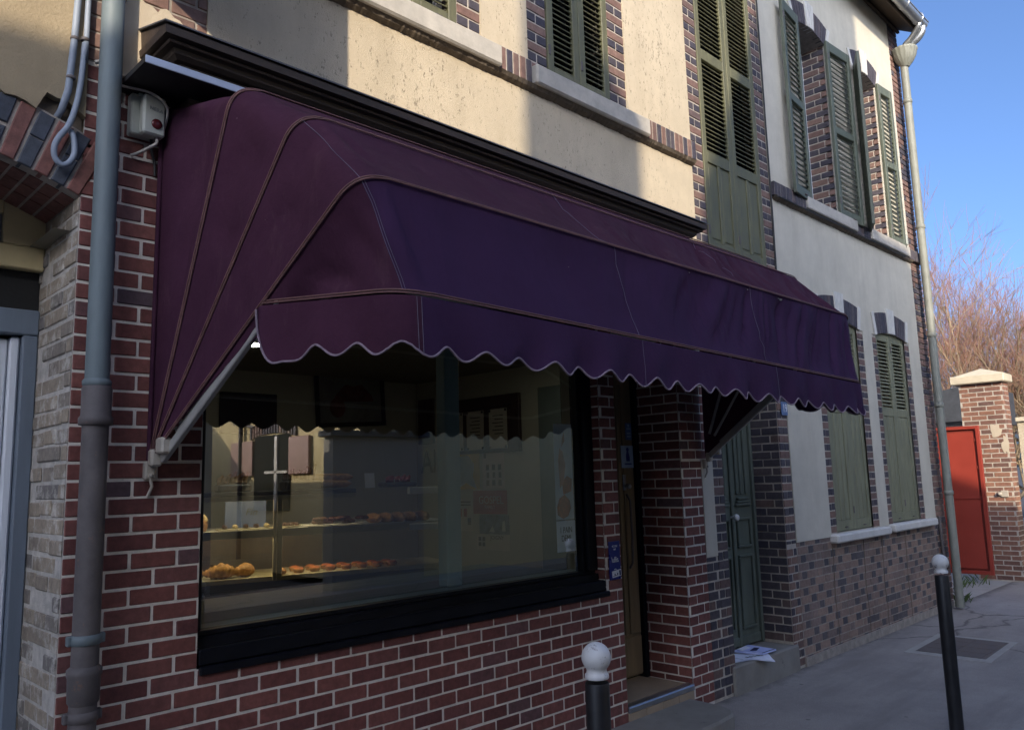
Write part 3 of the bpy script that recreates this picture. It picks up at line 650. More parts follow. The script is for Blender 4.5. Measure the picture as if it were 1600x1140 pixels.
# hidden inner faces, roof
m = MB()
m.face([(0.97, 0.30, 2.75), (6.9, 0.30, 2.75), (6.9, 0.30, 7.7), (0.97, 0.30, 7.7)])
m.face([(0.97, 0.001, 7.6), (0.97, 4.0, 9.4), (0.97, 8.0, 7.6)]); m.face([(0.97, 8, -0.1), (6.9, 8, -0.1), (6.9, 8, 7.6), (0.97, 8, 7.6)])
m.face([(0.97, 0.001, 0), (0.97, 8, 0), (0.97, 8, 7.6), (0.97, 0.001, 7.6)])
m.build("rear_walls", 'dirtyrender', H)
m = MB()
m.obox(Vector((0.9, -0.4, 7.45)), Vector((1, 0, 0)), Vector((0, 0.92, 0.39)).normalized(), Vector((0, -0.39, 0.92)).normalized(), 6.05, 4.9, 0.12)
m.obox(Vector((0.9, 8.4, 7.45)), Vector((1, 0, 0)), Vector((0, -0.92, 0.39)).normalized(), Vector((0, 0.39, 0.92)).normalized(), 6.05, 4.9, 0.12)
m.build("roof", 'rooftile', H)
# shop cornice: moulded, mitred at both ends
m = MB()
prof = [(-0.005, 3.648), (-0.30, 3.562), (-0.31, 3.552), (-0.305, 3.522), (-0.272, 3.520), (-0.284, 3.510), (-0.279, 3.502), (-0.252, 3.498), (-0.246, 3.478), (-0.228, 3.462), (-0.205, 3.458), (-0.216, 3.450), (-0.212, 3.440),
        (-0.194, 3.438), (-0.203, 3.430), (-0.200, 3.422), (-0.180, 3.420), (-0.189, 3.412), (-0.186, 3.404), (-0.166, 3.402), (-0.175, 3.394), (-0.172, 3.386), (-0.150, 3.384), (-0.145, 3.376), (-0.128, 3.30), (-0.10, 3.29), (-0.098, 3.2), (-0.005, 3.2)]
XA, XB = 1.165, 5.225
rows = []
for (y, z) in prof:
    d = 0.305+y if y < -0.01 and z < 3.65 else (0.0 if z > 3.6 else 0.3); rows.append([(XA+d, 0.0, z), (XA+d, y, z), (XB-d, y, z), (XB-d, 0.0, z)])
for i in range(len(rows)-1): m.grid([rows[i+1], rows[i]], 0, 0, False)
cn = m.build("shop_cornice", 'blackwood', H)
m = MB(); m.box(1.16, 5.23, -0.318, 0.0, 3.650, 3.656)
V = [(1.155, -0.318, 3.562), (5.235, -0.318, 3.562), (5.235, 0, 3.655), (1.155, 0, 3.655)]
m = MB(); m.idx(V+[(x, y, z+0.007) for x, y, z in V], [(0, 1, 2, 3), (7, 6, 5, 4), (0, 4, 5, 1), (1, 5, 6, 2), (2, 6, 7, 3), (3, 7, 4, 0)])
m.build("cornice_flashing", 'gutterdark', cn)
m = MB(); m.box(1.08, 5.30, -0.326, -0.005, 3.352, 3.376)
bd = m.build("awning_board", 'boarddark', H)
m = MB(); m.box(1.08, 5.30, -0.333, -0.3265, 3.348, 3.380, 0, 0, 0.002); m.build("board_edge_strip", 'boardstrip', bd)
m = MB(); m.box(1.75, 5.0, -0.129, 0.0, 2.73, 3.2); m.build("shop_fascia", 'blackwood', H)

# ---- shop window
m = MB()
m.box(1.496, 4.205, 0.055, 0.15, 0.948, 1.060, 0, 0, 0.006)
m.box(1.496, 4.205, 0.085, 0.15, 1.060, 1.082, 0, 0, 0.004)
m.box(1.496, 1.536, 0.06, 0.15, 1.082, 2.72, 0, 0, 0.006); m.box(4.105, 4.205, 0.06, 0.15, 1.082, 2.72, 0, 0, 0.006)
m.box(4.080, 4.105, 0.085, 0.15, 1.082, 2.62, 0, 0, 0.004)
m.box(1.536, 4.105, 0.06, 0.15, 2.62, 2.72, 0, 0, 0.006)
SWF = m.build("shop_window_frame", 'blackframe', H)
m = MB(); m.face([(1.536, 0.11, 1.082), (4.08, 0.11, 1.082), (4.08, 0.11, 2.62), (1.536, 0.11, 2.62)]); m.build("window_pane", 'glass', SWF)
m = MB(); m.box(1.502, 4.225, -0.022, 0.07, 0.918, 0.952, 0, 0, 0.006); m.box(1.502, 4.203, -0.004, 0.056, 0.953, 1.02, 0, 0, 0.006); m.build("shop_window_sill", 'blackframe', H)
# ---- shop door
m = MB()
m.box(4.376, 4.44, 0.39, 0.46, 0.19, 2.70, 0, 0, 0.005); m.box(5.108, 5.150, 0.37, 0.46, 0.19, 2.70, 0, 0, 0.005); m.box(4.44, 5.108, 0.39, 0.46, 2.58, 2.70, 0, 0, 0.005)
DF = m.build("shop_door_frame", 'blackframe', H)
m = MB()
m.box(4.445, 5.104, 0.405, 0.445, 0.215, 2.575, 0, 0, 0.004)
for a, b in ((4.90, 4.935), (4.965, 5.09)): m.box(a, b, 0.392, 0.404, 0.52, 2.56, 0, 0, 0.004)
m.box(4.46, 5.09, 0.390, 0.404, 0.23, 0.50, 0, 0, 0.004)
SD = m.build("shop_door", 'brownwood', H)
m = MB(); m.box(4.955, 4.985, 0.388, 0.4035, 1.58, 1.70, 0, 0, 0.003); m.lathe((4.97, 0.392, 1.61), [(0.012, 0), (0.012, 0.03), (0.02, 0.034), (0.018, 0.05), (0.004, 0.054)], 12, axis=(0, -1, 0)); m.build("door_handle", 'alu', SD)
m = MB(); m.tube([(4.985, 0.39, 1.55), (4.983, 0.36, 1.50), (4.98, 0.352, 1.25), (4.982, 0.36, 1.04), (4.985, 0.39, 1.0)], 0.009, 8); m.build("pull_handle", 'castiron', SD)
m = MB(); m.box(4.377, 5.150, -0.002, 0.46, 0.10, 0.186); m.build("threshold_floor", 'tile', H)
m = MB()
for i in range(4): m.box(4.379+i*0.1935, 4.379+(i+1)*0.1935-0.004, -0.008, 0.0, 0.0, 0.150, 0, 0, 0.002)
m.build("riser_tiles", 'tile', H)
m = MB(); m.box(4.376, 5.151, -0.016, 0.03, 0.152, 0.1915, 0, 0, 0.006); m.box(4.376, 5.151, -0.012, 0.05, 0.1915, 0.195, 0, 0, 0.001); m.build("step_nosing", 'alu', H)
m = MB()
pts = [(4.1, -0.012)] + [(4.1, -0.36), (4.16, -0.42), (4.25, -0.44), (4.75, -0.44), (4.95, -0.42), (5.03, -0.36), (5.07, -0.26), (5.08, -0.012)]
for z, s in ((0.0, 1.0), ): pass
tp = [(x, y, 0.105) for x, y in pts]; ms = [(x+(0.012 if y < -.1 else 0), y-(0.012 if y < -.1 else 0), 0.088) for x, y in pts]; bt = [(x, y-(0.015 if y < -.1 else 0), -0.01) for x, y in pts]
m.face(tp[::-1]); m.grid([bt, ms], 0, 0, False); m.grid([ms, tp], 0, 0, False)
m.build("shop_step", 'concrete', H)

# ---- shop interior
m = MB(); m.box(1.0, 5.4, 3.5, 3.52, 0, 2.75); m.face([(0.99, 0.17, 0), (0.99, 3.5, 0), (0.99, 3.5, 2.75), (0.99, 0.17, 2.75)])
m.face([(5.405, 3.5, 0), (5.405, 0.47, 0), (5.405, 0.47, 2.75), (5.405, 3.5, 2.75)])
m.face([(0.99, 0.165, 0), (1.496, 0.165, 0), (1.496, 0.165, 2.75), (0.99, 0.165, 2.75)]); m.face([(1.496, 0.165, 0), (4.205, 0.165, 0), (4.205, 0.165, 0.95), (1.496, 0.165, 0.95)])
m.face([(4.205, 0.165, 0), (4.36, 0.165, 0), (4.36, 0.165, 2.75), (4.205, 0.165, 2.75)]); m.face([(4.36, 0.165, 0), (4.36, 0.47, 0), (4.36, 0.47, 2.75), (4.36, 0.165, 2.75)])
m.face([(4.36, 0.475, 0), (4.376, 0.475, 0), (4.376, 0.475, 2.75), (4.36, 0.475, 2.75)]); m.face([(5.15, 0.475, 0), (5.41, 0.475, 0), (5.41, 0.475, 2.75), (5.15, 0.475, 2.75)])
m.build("interior_wall", 'interior', H)
m = MB(); m.face([(0.9, 0.10, 2.745), (5.5, 0.10, 2.745), (5.5, 3.6, 2.745), (0.9, 3.6, 2.745)]); m.build("ceiling", 'ceiling', H)
m = MB(); m.face([(0.9, 0.16, 0.01), (5.5, 0.16, 0.01), (5.5, 3.6, 0.01), (0.9, 3.6, 0.01)]); m.build("floor", 'floor', H)
m = MB(); m.box(5.37, 5.40, 0.60, 1.66, 0.02, 2.52, 0, 0, 0.006); m.box(5.352, 5.372, 0.68, 1.58, 0.15, 2.4, 0, 0, 0.006); m.build("inner_door", 'interiorgreen', H)
m = MB(); m.box(1.50, 4.20, 0.166, 1.16, 1.035, 1.065, 0, 0, 0.004); LG = m.build("display_ledge", 'ledge', H)
m = MB(); m.box(1.50, 4.20, 0.152, 0.30, 1.066, 1.074, 0, 0, 0.002); m.build("ledge_front_strip", 'ledgeedge', LG)
m = MB(); m.box(3.09, 3.205, 0.27, 0.36, 1.075, 2.74, 0, 0, 0.008); m.build("window_post", 'post', H)
m = MB(); m.lathe((2.70, 1.935, 2.70), [(0.075, 0.0), (0.08, 0.01), (0.08, 0.043)], 20); lp = m.build("ceiling_lamp", 'white', H)
m = MB(); m.lathe((2.70, 1.935, 2.692), [(0.055, 0.0), (0.058, 0.007)], 20); ld = m.build("lamp_diffuser", 'lampglow', lp)
for (x, y) in ((4.6, 1.0),):  # lamp copy added out of view to light the side wall posters
    c = lp.copy(); COL.objects.link(c); c.location = (x-2.70, y-1.935, 0); c2 = ld.copy(); COL.objects.link(c2); c2.parent = c

# ------------------------------------------------------------------ right hand house
K = thing("rendered_house", (8.8, 0, 0), "pale rendered house with speckled brick base, closed shutters below and open shutters above", "house")
LW = [(7.765, 8.670, 1.085), (9.190, 10.075, 1.095)]        # lower openings
UW = [(7.735, 8.455, 4.42), (9.245, 9.895, 4.42)]           # upper openings
LS, LR = 3.185, 0.06; US, UR = 6.37, 0.085
m = MB()
lo_q = [(7.622, 7.765), (8.670, 8.815), (9.065, 9.190), (10.075, 10.205)]
xs = sorted({6.905, 10.555} | {v for w in LW+UW for v in w[:2]} | {v for q in lo_q for v in q})
def plk(x, z):
    if z < 1.06: return False
    if 1.0 < z < 3.25:
        for a, b in lo_q:
            if a < x < b and z < 3.185: return False
        for w in LW:
            if w[0] < x < w[1] and z > w[2]: return False
    for w in UW:
        if w[0] < x < w[1] and w[2] < z < US+UR: return False
    return True
holed(m, xs, [1.06, 1.085, 3.185, 3.25, 4.30, 4.42, US+UR, 7.75], -0.010, 0.06, plk)
m.build("render_wall", 'render', K)
m = MB()
brickwall(m, (0, 0, 0), (1, 0, 0), (0, -1, 0), [(6.905, 10.555, 0.0, 1.065)], 'flem', blen=0.205, rndf=lambda kd, k, i: (rng.uniform(0.6, 1.0) if rng.random() < 0.72 else rng.uniform(0.15, 0.5)) if kd == 'h' else (rng.uniform(0.0, 0.5) if rng.random() < 0.93 else rng.uniform(0.6, 0.85)), proud=0.003, joint=0.009, bev=0.002)
m.box(6.91, 10.90, -0.016, 0.0, -0.05, 0.075, 1)
m.build("brick_base", ['dadobrick', 'oldmortar'], K)
for x in (7.62, 8.35, 8.83, 9.50):
    m = MB(); m.tube([(x+0.012*math.sin(z*9)+rng.uniform(-.006, .006), -0.0045, z) for z in [0.05+0.1*i for i in range(11)]], 0.0032, 5, 0)
    m.build("base_crack", 'grime', K)
m = MB()
for a, b in lo_q: brickwall(m, (0, 0, 0), (1, 0, 0), (0, -1, 0), [(a, b, 1.065, 3.185)], 'quoin', rndf=grp, proud=0.006, joint=0.012)
brickwall(m, (0, 0, 0), (1, 0, 0), (0, -1, 0), [(10.555, 10.89, 0, 7.58)], 'run', blen=0.21, uoff=0.05, rndf=lambda kd, k, i: rng.choice([rng.uniform(0, .45), rng.uniform(0, .45), rng.uniform(.6, .9)]), proud=0.012, joint=0.012)
brickwall(m, (10.89, 0, 0), (0, 1, 0), (1, 0, 0), [(0.0, 8.0, 0, 7.55)], 'run', blen=0.21, rndf=grp_soft, proud=0.004)
for w in UW:
    brickwall(m, (w[1], 0, 0), (0, 1, 0), (-1, 0, 0), [(0.006, 0.30, 4.42, 6.40)], 'rowalt', blen=0.29, rndf=grp, proud=0.006, joint=0.012)
    brickwall(m, (w[0], 0, 0), (0, 1, 0), (1, 0, 0), [(0.006, 0.30, 4.42, 6.40)], 'rowalt', blen=0.29, rndf=grp, proud=0.006, joint=0.012)
m.build("mixed_brick_surround", ['oldbrick', 'quoinmortar'], K)
# segmental brick arches with white key and end stones
for (x0, x1, sp, ri, dep) in [(w[0]-0.0, w[1]+0.0, LS, LR, 0.12) for w in LW] + [(w[0], w[1], US, UR, 0.30) for w in UW]:
    m = MB(); n = 15
    def fn(i):
        if i in (0, n-1): return 2, 0.5, 0.022, 0.02
        if i in (6, 7, 8): return 2, 0.5, 0.026, 0.05
        return 0, rng.uniform(0.5, 1.0), 0.016, 0.0
    ex = 0.055
    arch_mortar(m, x0-ex, x1+ex, sp-0.01, ri, 0.235, -0.014, dep, 1)
    arch(m, x0-ex, x1+ex, sp-0.01, ri, 0.24, -0.004, 0.05, n, fn, 0.009)
    m.build("brick_arch", ['oldbrick', 'oldmortar', 'whitestone'], K)
for (a, b, z0, z1) in ((7.598, 8.935, 1.000, 1.082), (9.066, 10.40, 1.010, 1.092)):
    m = MB(); m.box(a, b, -0.085, 0.10, z0, z1, 0, 0, 0.014); m.build("window_sill", 'whitestone', K)
for (a, b) in ((7.575, 8.80), (9.215, 10.40)):
    m = MB(); m.box(a, b, -0.075, 0.30, 4.285, 4.415, 0, 0, 0.010); m.build("window_sill", 'stone', K)
for a, b in ((6.91, 7.568), (8.807, 9.208), (10.407, 10.89)):
    m = MB(); soldier(m, a, b, 4.275, 4.41, 0.056, lambda i: rng.uniform(0.45, 1.0)); m.build("string_course", ['oldbrick', 'oldmortar'], K)
m = MB(); sootline(m, 0, 6.905, 10.555, 4.275, 0.058, 220); m.build("drip_mould", 'grime', K)
m = MB(); m.tube([(6.93+0.3*i, -0.062+0.003*math.sin(i*2.1), 4.262+0.004*math.sin(i*1.7)) for i in range(12)], 0.007, 6); m.build("wall_cable", 'darkcable', K)
for (x0, x1, z0) in LW: closed_pair(x0+0.006, x1-0.006, z0+0.008, 3.245-z0-0.01, 0.012, [(0.10, 1.17, 'plank'), (1.25, 2.03, 'slat')], 'greygreen', K)
US_SEC = [(0.10, 0.98, 'slat'), (1.06, 1.94, 'slat')]
def open_leaf(hx, y, side, ang, w, mat, z0=4.375, h=2.05):
    d = Vector((side*math.cos(R(ang)), -math.sin(R(ang)), 0)); nrm = Vector((-side*math.sin(R(ang)), -math.cos(R(ang)), 0))
    shutter(Vector((hx, y, z0)), d, nrm, w, h, US_SEC, mat, K, pitch=0.060)
open_leaf(7.735, -0.055, -1, 6, 0.465, 'darkgreen')
open_leaf(8.43, -0.050, 1, 4, 0.53, 'darkgreen')
open_leaf(9.285, -0.030, -1, 27, 0.40, 'darkgreen')
open_leaf(9.895, -0.050, 1, 4, 0.385, 'darkgreen')
for w in UW:
    m = MB(); m.box(w[0], w[1], 0.285, 0.30, 4.42, 6.5); f = m.build("window_pane", 'darkglass', K)
    m = MB(); m.box(w[0], w[0]+0.06, 0.25, 0.284, 4.42, 6.5); m.box(w[1]-0.06, w[1], 0.25, 0.284, 4.42, 6.5); m.box((w[0]+w[1])/2-0.04, (w[0]+w[1])/2+0.04, 0.25, 0.284, 4.42, 6.5); m.box(w[0]+0.06, w[1]-0.06, 0.255, 0.282, 4.42, 4.50)
    m.build("window_frame", 'whitewood', f)
m = MB(); m.box(10.44, 10.50, -0.03, -0.01, 4.47, 4.60, 0, 0, 0.004); m.build("junction_box", 'boxplastic', K)
# eaves: boards, gutter, tile edge, roof
m = MB()
m.idx([(6.9, -0.012, 7.56), (10.93, -0.012, 7.56), (10.93, -0.27, 7.40), (6.9, -0.27, 7.40), (6.9, -0.012, 7.60), (10.93, -0.012, 7.60), (10.93, -0.27, 7.44), (6.9, -0.27, 7.44)], [(3, 2, 1, 0), (4, 5, 6, 7), (1, 2, 6, 5)])
m.box(6.9, 10.93, -0.30, -0.272, 7.36, 7.47, 0, 0, 0.006); m.box(6.9, 10.92, -0.05, -0.012, 7.49, 7.53, 0, 0, 0.008)
m.build("eave_boards", 'eavewood', K)
m = MB(); GY, GZ, GE = -0.375, 7.43, 10.80
P = [[(x, GY-math.cos(math.pi*j/12)*0.068, GZ-math.sin(math.pi*j/12)*0.078) for x in (6.9, GE)] for j in range(13)]
m.grid(P); m.grid([[(p[0], p[1], p[2]+0.004) for p in row] for row in P][::-1])
for x in (7.6, 8.5, 9.4, 10.1, 10.6): m.lathe((x, GY, GZ), [(0.070, -0.010), (0.080, -0.006), (0.080, 0.006), (0.070, 0.010)], 20, axis=(1, 0, 0))
m.tube([(6.9, GY-0.068, GZ), (GE, GY-0.068, GZ)], 0.010, 8)
m.face([(GE, GY-math.cos(math.pi*j/12)*0.068, GZ-math.sin(math.pi*j/12)*0.078) for j in range(13)])
m.build("gutter", 'newzinc', K)
m = MB(); sl = Vector((0, 0.88, 0.47)).normalized(); nn = Vector((0, -0.47, 0.88)).normalized()
for r_ in range(16):
    for c_ in range(17):
        O = Vector((6.92+c_*0.238+rng.uniform(-.006, .006), -0.33, 7.46))+sl*(r_*0.33)
        m.obox(O+nn*(0.02+rng.uniform(0, .008)), Vector((1, 0, 0)), sl, nn, 0.232, 0.37, 0.022, 0, 0, 0.008)
m.obox(Vector((6.92, -0.33, 7.45)), Vector((1, 0, 0)), sl, nn, 4.02, 5.2, 0.02)
m.obox(Vector((6.92, 8.6, 7.47)), Vector((1, 0, 0)), Vector((0, -0.88, 0.47)).normalized(), Vector((0, 0.47, 0.88)).normalized(), 4.02, 5.0, 0.05)
m.build("roof", 'rooftile', K)
m = MB(); m.face([(10.885, 0.0, 7.4), (10.885, 8, 7.4), (10.885, 4.1, 9.7)]); m.face([(6.92, 8, 0), (10.89, 8, 0), (10.89, 8, 7.5), (6.92, 8, 7.5)]); m.face([(6.9, 0.34, 0), (10.88, 0.34, 0), (10.88, 0.34, 7.6), (6.9, 0.34, 7.6)])
m.build("rear_walls", 'dirtyrender', K)

# ------------------------------------------------------------------ neighbour house at the left (doorway)
L = thing("neighbour_house", (0.2, 0, 0), "weathered cement rendered house with a brick arch over its blue grey doorway", "house")
AX0, AX1, AS, AR = -0.55, 0.965, 2.862, 0.165
m = MB()
# render above the arch: ragged lower edge
N_ = 44; rows = [[], []]
h_ = (AX1-AX0)/2; Rr = (h_*h_+AR*AR)/(2*AR); cz = AS+AR-Rr; cx = (AX0+AX1)/2
for i in range(N_+1):
    x = -0.6+1.565*i/N_; t = (x-cx)/(Rr+0.27)
    z = cz+math.sqrt(max(0.01, (Rr+0.235)**2-(x-cx)**2))+rng.uniform(-0.012, 0.012)
    if x > 0.80: z += 0.05+0.05*math.sin((x-0.8)*18)+rng.uniform(-0.01, 0.012)
    rows[0].append((x, -0.018, z)); rows[1].append((x, -0.018, 7.8))
m.grid(rows, 0, 0, False); m.grid([[(x, 0.03, z) for x, y, z in rows[0]], rows[0]], 0, 0, False)
m.face([(-6, -0.018, 0), (-0.6, -0.018, 0), (-0.6, -0.018, 7.8), (-6, -0.018, 7.8)])
m.face([(-6, 0.02, 3.25), (0.965, 0.02, 3.25), (0.965, 0.02, 7.8), (-6, 0.02, 7.8)])
m.build("wall", 'dirtyrender', L)
m = MB()
arch_mortar(m, AX0, AX1, AS, AR, 0.25, 0.0, 0.46, 1, 20)
n = 25
A_ = math.asin(h_/Rr)
for i in range(n):
    for (ra, rb) in (((0.0, 0.24),) if i % 2 == 0 else ((0.0, 0.112+rng.uniform(-.012, .012)), (0.128, 0.24))):
        ra += Rr; rb += Rr; a0 = -A_+2*A_*i/n+0.0032; a1 = -A_+2*A_*(i+1)/n-0.0032; f = -0.007-rng.uniform(0, .002); mid = (ra+rb)/2; e = 0.004
        P = lambda a, rr, y: (cx+math.sin(a)*rr, y, cz+math.cos(a)*rr)
        c0, c1 = a0+e/Rr, a1-e/Rr
        V = [P(c0, ra+e, f), P(c1, ra+e, f), P(c1, rb-e, f), P(c0, rb-e, f), P(a0, ra, f+e), P(a1, ra, f+e), P(a1, rb, f+e), P(a0, rb, f+e), P(a0, ra, 0.05), P(a1, ra, 0.05), P(a1, rb, 0.05), P(a0, rb, 0.05)]
        m.idx(V, [(0, 1, 2, 3)]+[(k, 4+k, 4+(k+1) % 4, (k+1) % 4) for k in range(4)]+[(4+k, 8+k, 8+(k+1) % 4, 4+(k+1) % 4) for k in range(4)], 0, rng.uniform(0, .45) if i % 2 == 0 else rng.uniform(.52, 1))
# soffit bricks
for i in range(n):
    a0 = -math.asin(h_/Rr)+2*math.asin(h_/Rr)*i/n+0.003; a1 = -math.asin(h_/Rr)+2*math.asin(h_/Rr)*(i+1)/n-0.003
    for (ya, yb) in ((0.055, 0.16), (0.17, 0.28), (0.29, 0.445)):
        P = lambda a, rr, y: (cx+math.sin(a)*rr, y, cz+math.cos(a)*rr)
        m.idx([P(a0, Rr-0.004, ya), P(a1, Rr-0.004, ya), P(a1, Rr-0.004, yb), P(a0, Rr-0.004, yb), P(a0, Rr+0.01, ya), P(a1, Rr+0.01, ya), P(a1, Rr+0.01, yb), P(a0, Rr+0.01, yb)], [(3, 2, 1, 0), (0, 1, 5, 4), (1, 2, 6, 5), (2, 3, 7, 6), (3, 0, 4, 7)], 0, rng.uniform(0, 0.45))
m.build("doorway_arch", ['archbrick', 'oldmortar'], L)
m = MB(); m.box(0.70, 0.9635, 0.021, 0.06, 3.13, 3.4)
m.build("arch_backing", 'grime', L)
m = MB()
brickwall(m, (0.965, 0, 0), (0, 1, 0), (-1, 0, 0), [(0.004, 0.50, -0.05, 2.90)], 'rowalt', blen=0.31, rndf=lambda kd, k, i: rng.random(), proud=0.004, joint=0.014, bev=0.006, jit=0.005)
m.build("doorway_jamb", ['whitebrick', 'whitemortar'], L)
m = MB(); m.box(-0.6, -0.55, 0, 0.5, 0, 2.9); m.build("doorway_jamb", 'whitemortar', L)
# door frame, leaf, fanlight
m = MB()
m.box(0.903, 0.963, 0.47, 0.55, -0.02, 2.36, 0, 0, 0.006); m.box(-0.55, 0.963, 0.468, 0.55, 2.362, 2.472, 0, 0, 0.006); m.build("door_frame", 'bluegrey', L)
m = MB()
m.box(0.70, 0.858, 0.515, 0.56, 0, 2.345, 0, 0, 0.006); m.box(0.862, 0.900, 0.498, 0.56, 0, 2.355, 0, 0, 0.008); m.box(-0.5, 0.698, 0.535, 0.56, 0, 2.345)
m.build("door_leaf", 'whitewood', L)
m = MB(); m.box(-0.56, 0.963, 0.445, 0.50, 2.645, 2.745, 0, 0, 0.005); m.box(0.80, 0.963, 0.447, 0.50, 2.746, 3.05, 0, 0, 0.005); m.box(-0.56, 0.799, 0.449, 0.50, 2.875, 3.1, 0, 0, 0.005)
fl = m.build("fanlight_frame", 'creamwood', L)
m = MB(); m.box(-0.56, 0.799, 0.47, 0.476, 2.746, 2.874); m.build("fanlight_pane", 'greypanel', fl)
m = MB(); m.face([(-0.6, 0.57, 0), (0.965, 0.57, 0), (0.965, 0.57, 3.2), (-0.6, 0.57, 3.2)]); m.box(-0.56, 0.963, 0.50, 0.56, 2.473, 2.644); m.build("doorway_back", 'black', L)
m = MB(); m.box(-6, 0.9, 0.57, 8, 0, 7.8); m.build("house_body", 'dirtyrender', L)
m = MB(); m.obox(Vector((-6, -0.4, 7.6)), Vector((1, 0, 0)), Vector((0, 0.92, 0.39)).normalized(), Vector((0, -0.39, 0.92)).normalized(), 6.95, 5, 0.12); m.build("roof", 'rooftile', L)
# unseen panel added above the view: casts the sharp shadow beside the cornice

# ------------------------------------------------------------------ awning
A = thing("shop_awning", (3.36, 0, 1.81), "plum purple Dutch awning with scalloped valance over the bakery window", "awning")
PL = Vector((1.268, -0.02, 1.805)); PR = Vector((5.462, -0.02, 1.820))
HO = [  # inset at the corner, y, z of the front bar (left, right)
    (0.00, -0.035, 3.335, 3.335), (0.05, -0.60, 3.238, 3.238), (0.125, -0.95, 3.020, 3.025), (0.15, -1.294, 2.697, 2.694), (0.262, -1.38, 2.302, 2.235)]
NL, NC, NB = 26, 10, 260
def bez(a, b, c, n): return [a*(1-t)**2+b*2*t*(1-t)+c*t*t for t in [i/n for i in range(n+1)]]
def hoop(k, start=0.0):
    ins, y, zl, zr = HO[k]
    CL = Vector((PL.x+ins, y, zl)); CR = Vector((PR.x-ins, y, zr)); rad = 0.12 if k else 0.05
    a, b = PL, PR
    if k == 4:
        c3 = Vector((PL.x+HO[3][0], HO[3][1], HO[3][2])); d3 = Vector((PR.x-HO[3][0], HO[3][1], HO[3][3])); a = PL.lerp(c3, 0.60); b = PR.lerp(d3, 0.60)
    la = (CL-a).normalized(); bx = (CR-CL).normalized(); lb = (CR-b).normalized()
    p1 = CL-la*rad; p2 = CL+bx*rad; p3 = CR-bx*rad; p4 = CR-lb*rad
    pts = [a.lerp(p1, i/NL) for i in range(NL)] + bez(p1, CL, p2, NC) + [p2.lerp(p3, i/NB) for i in range(1, NB)] + bez(p3, CR, p4, NC) + [p4.lerp(b, i/NL) for i in range(1, NL+1)]
    return pts
hp = [hoop(k) for k in range(5)]
NP = len(hp[0])
iL0, iL1, iR0, iR1 = NL, NL+NC, NL+NC+NB, NL+NC*2+NB
ctr = Vector((3.36, 0.3, 1.9))
NVS = 10
def panel(k0, k1):
    rows = []
    for j in range(NVS+1):
        v = j/NVS; row = []
        for i in range(NP):
            a, b = hp[k0][i], hp[k1][i]; p = a.lerp(b, v)
            if i <= iL0: wgt = min(1, i/NL*1.2)
            elif i >= iR1: wgt = min(1, (NP-1-i)/NL*1.2)
            else: wgt = 1.0
            sag = 4*v*(1-v)
            if iL1 <= i <= iR0: inward = Vector((0, 0.62, -0.78)) if k1 < 4 else Vector((0, 1, 0))
            elif i < iL1: inward = Vector((1, 0.35, 0))
            else: inward = Vector((-1, 0.35, 0))
            inward = inward.normalized()
            x = (i-iL1)/NB
            wr = mnoise.noise(Vector((p.x*3.1+k0*7, p.y*3.0, p.z*2.4)))*0.012 + mnoise.noise(Vector((p.x*8+k0*3, p.y*7, p.z*6)))*0.006
            if i < iL1+4:
                cr = abs(mnoise.noise(Vector((p.y*4.2+k0*5, p.z*3.1, k0*2.0)))); wr = wr*1.5 + 0.026*max(0, 0.16-cr)/0.16*sag
            if k0 >= 2 and 0 < x < 1:     # diagonal drag folds, stronger towards the right end
                s_ = max(0, x-0.22)/0.78
                w_ = 1.6*mnoise.noise(Vector((p.x*1.3, v*1.2, k0))); ph = p.x*30+v*9.0+w_*2.2
                gr = max(0.0, 1-abs(math.sin(ph*0.5))*3.2); g2 = max(0.0, 1-abs(math.sin(ph*0.83+1.1))*3.6)
                wr += min(1.0, s_*1.5)*(0.036*gr + 0.024*g2 + 0.016*math.sin(ph*0.43+1.3))*(0.8+0.8*mnoise.noise(Vector((p.x*2.1, v*1.5, k0))))
            if i < iL1 and k1 >= 3: wr += 0.014*math.sin(v*5+i*0.25)*sag
            amt = (0.012 if i < iL1 or i > iR0 else 0.014)*sag*wgt
            if k0 == 0: amt *= 1.5
            row.append(p+inward*(amt+wr*wgt*min(1, sag*1.6)))
        rows.append(row)
    return rows
PAN = [panel(k, k+1) for k in range(4)]
m = MB()
iS = iL0+NC//2; iE = iR0+NC//2
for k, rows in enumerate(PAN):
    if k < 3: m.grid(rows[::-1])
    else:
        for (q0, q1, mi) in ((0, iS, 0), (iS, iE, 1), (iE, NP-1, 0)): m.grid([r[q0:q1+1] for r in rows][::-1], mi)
m.build("canopy", ['fabric', 'skylitfabric'], A)
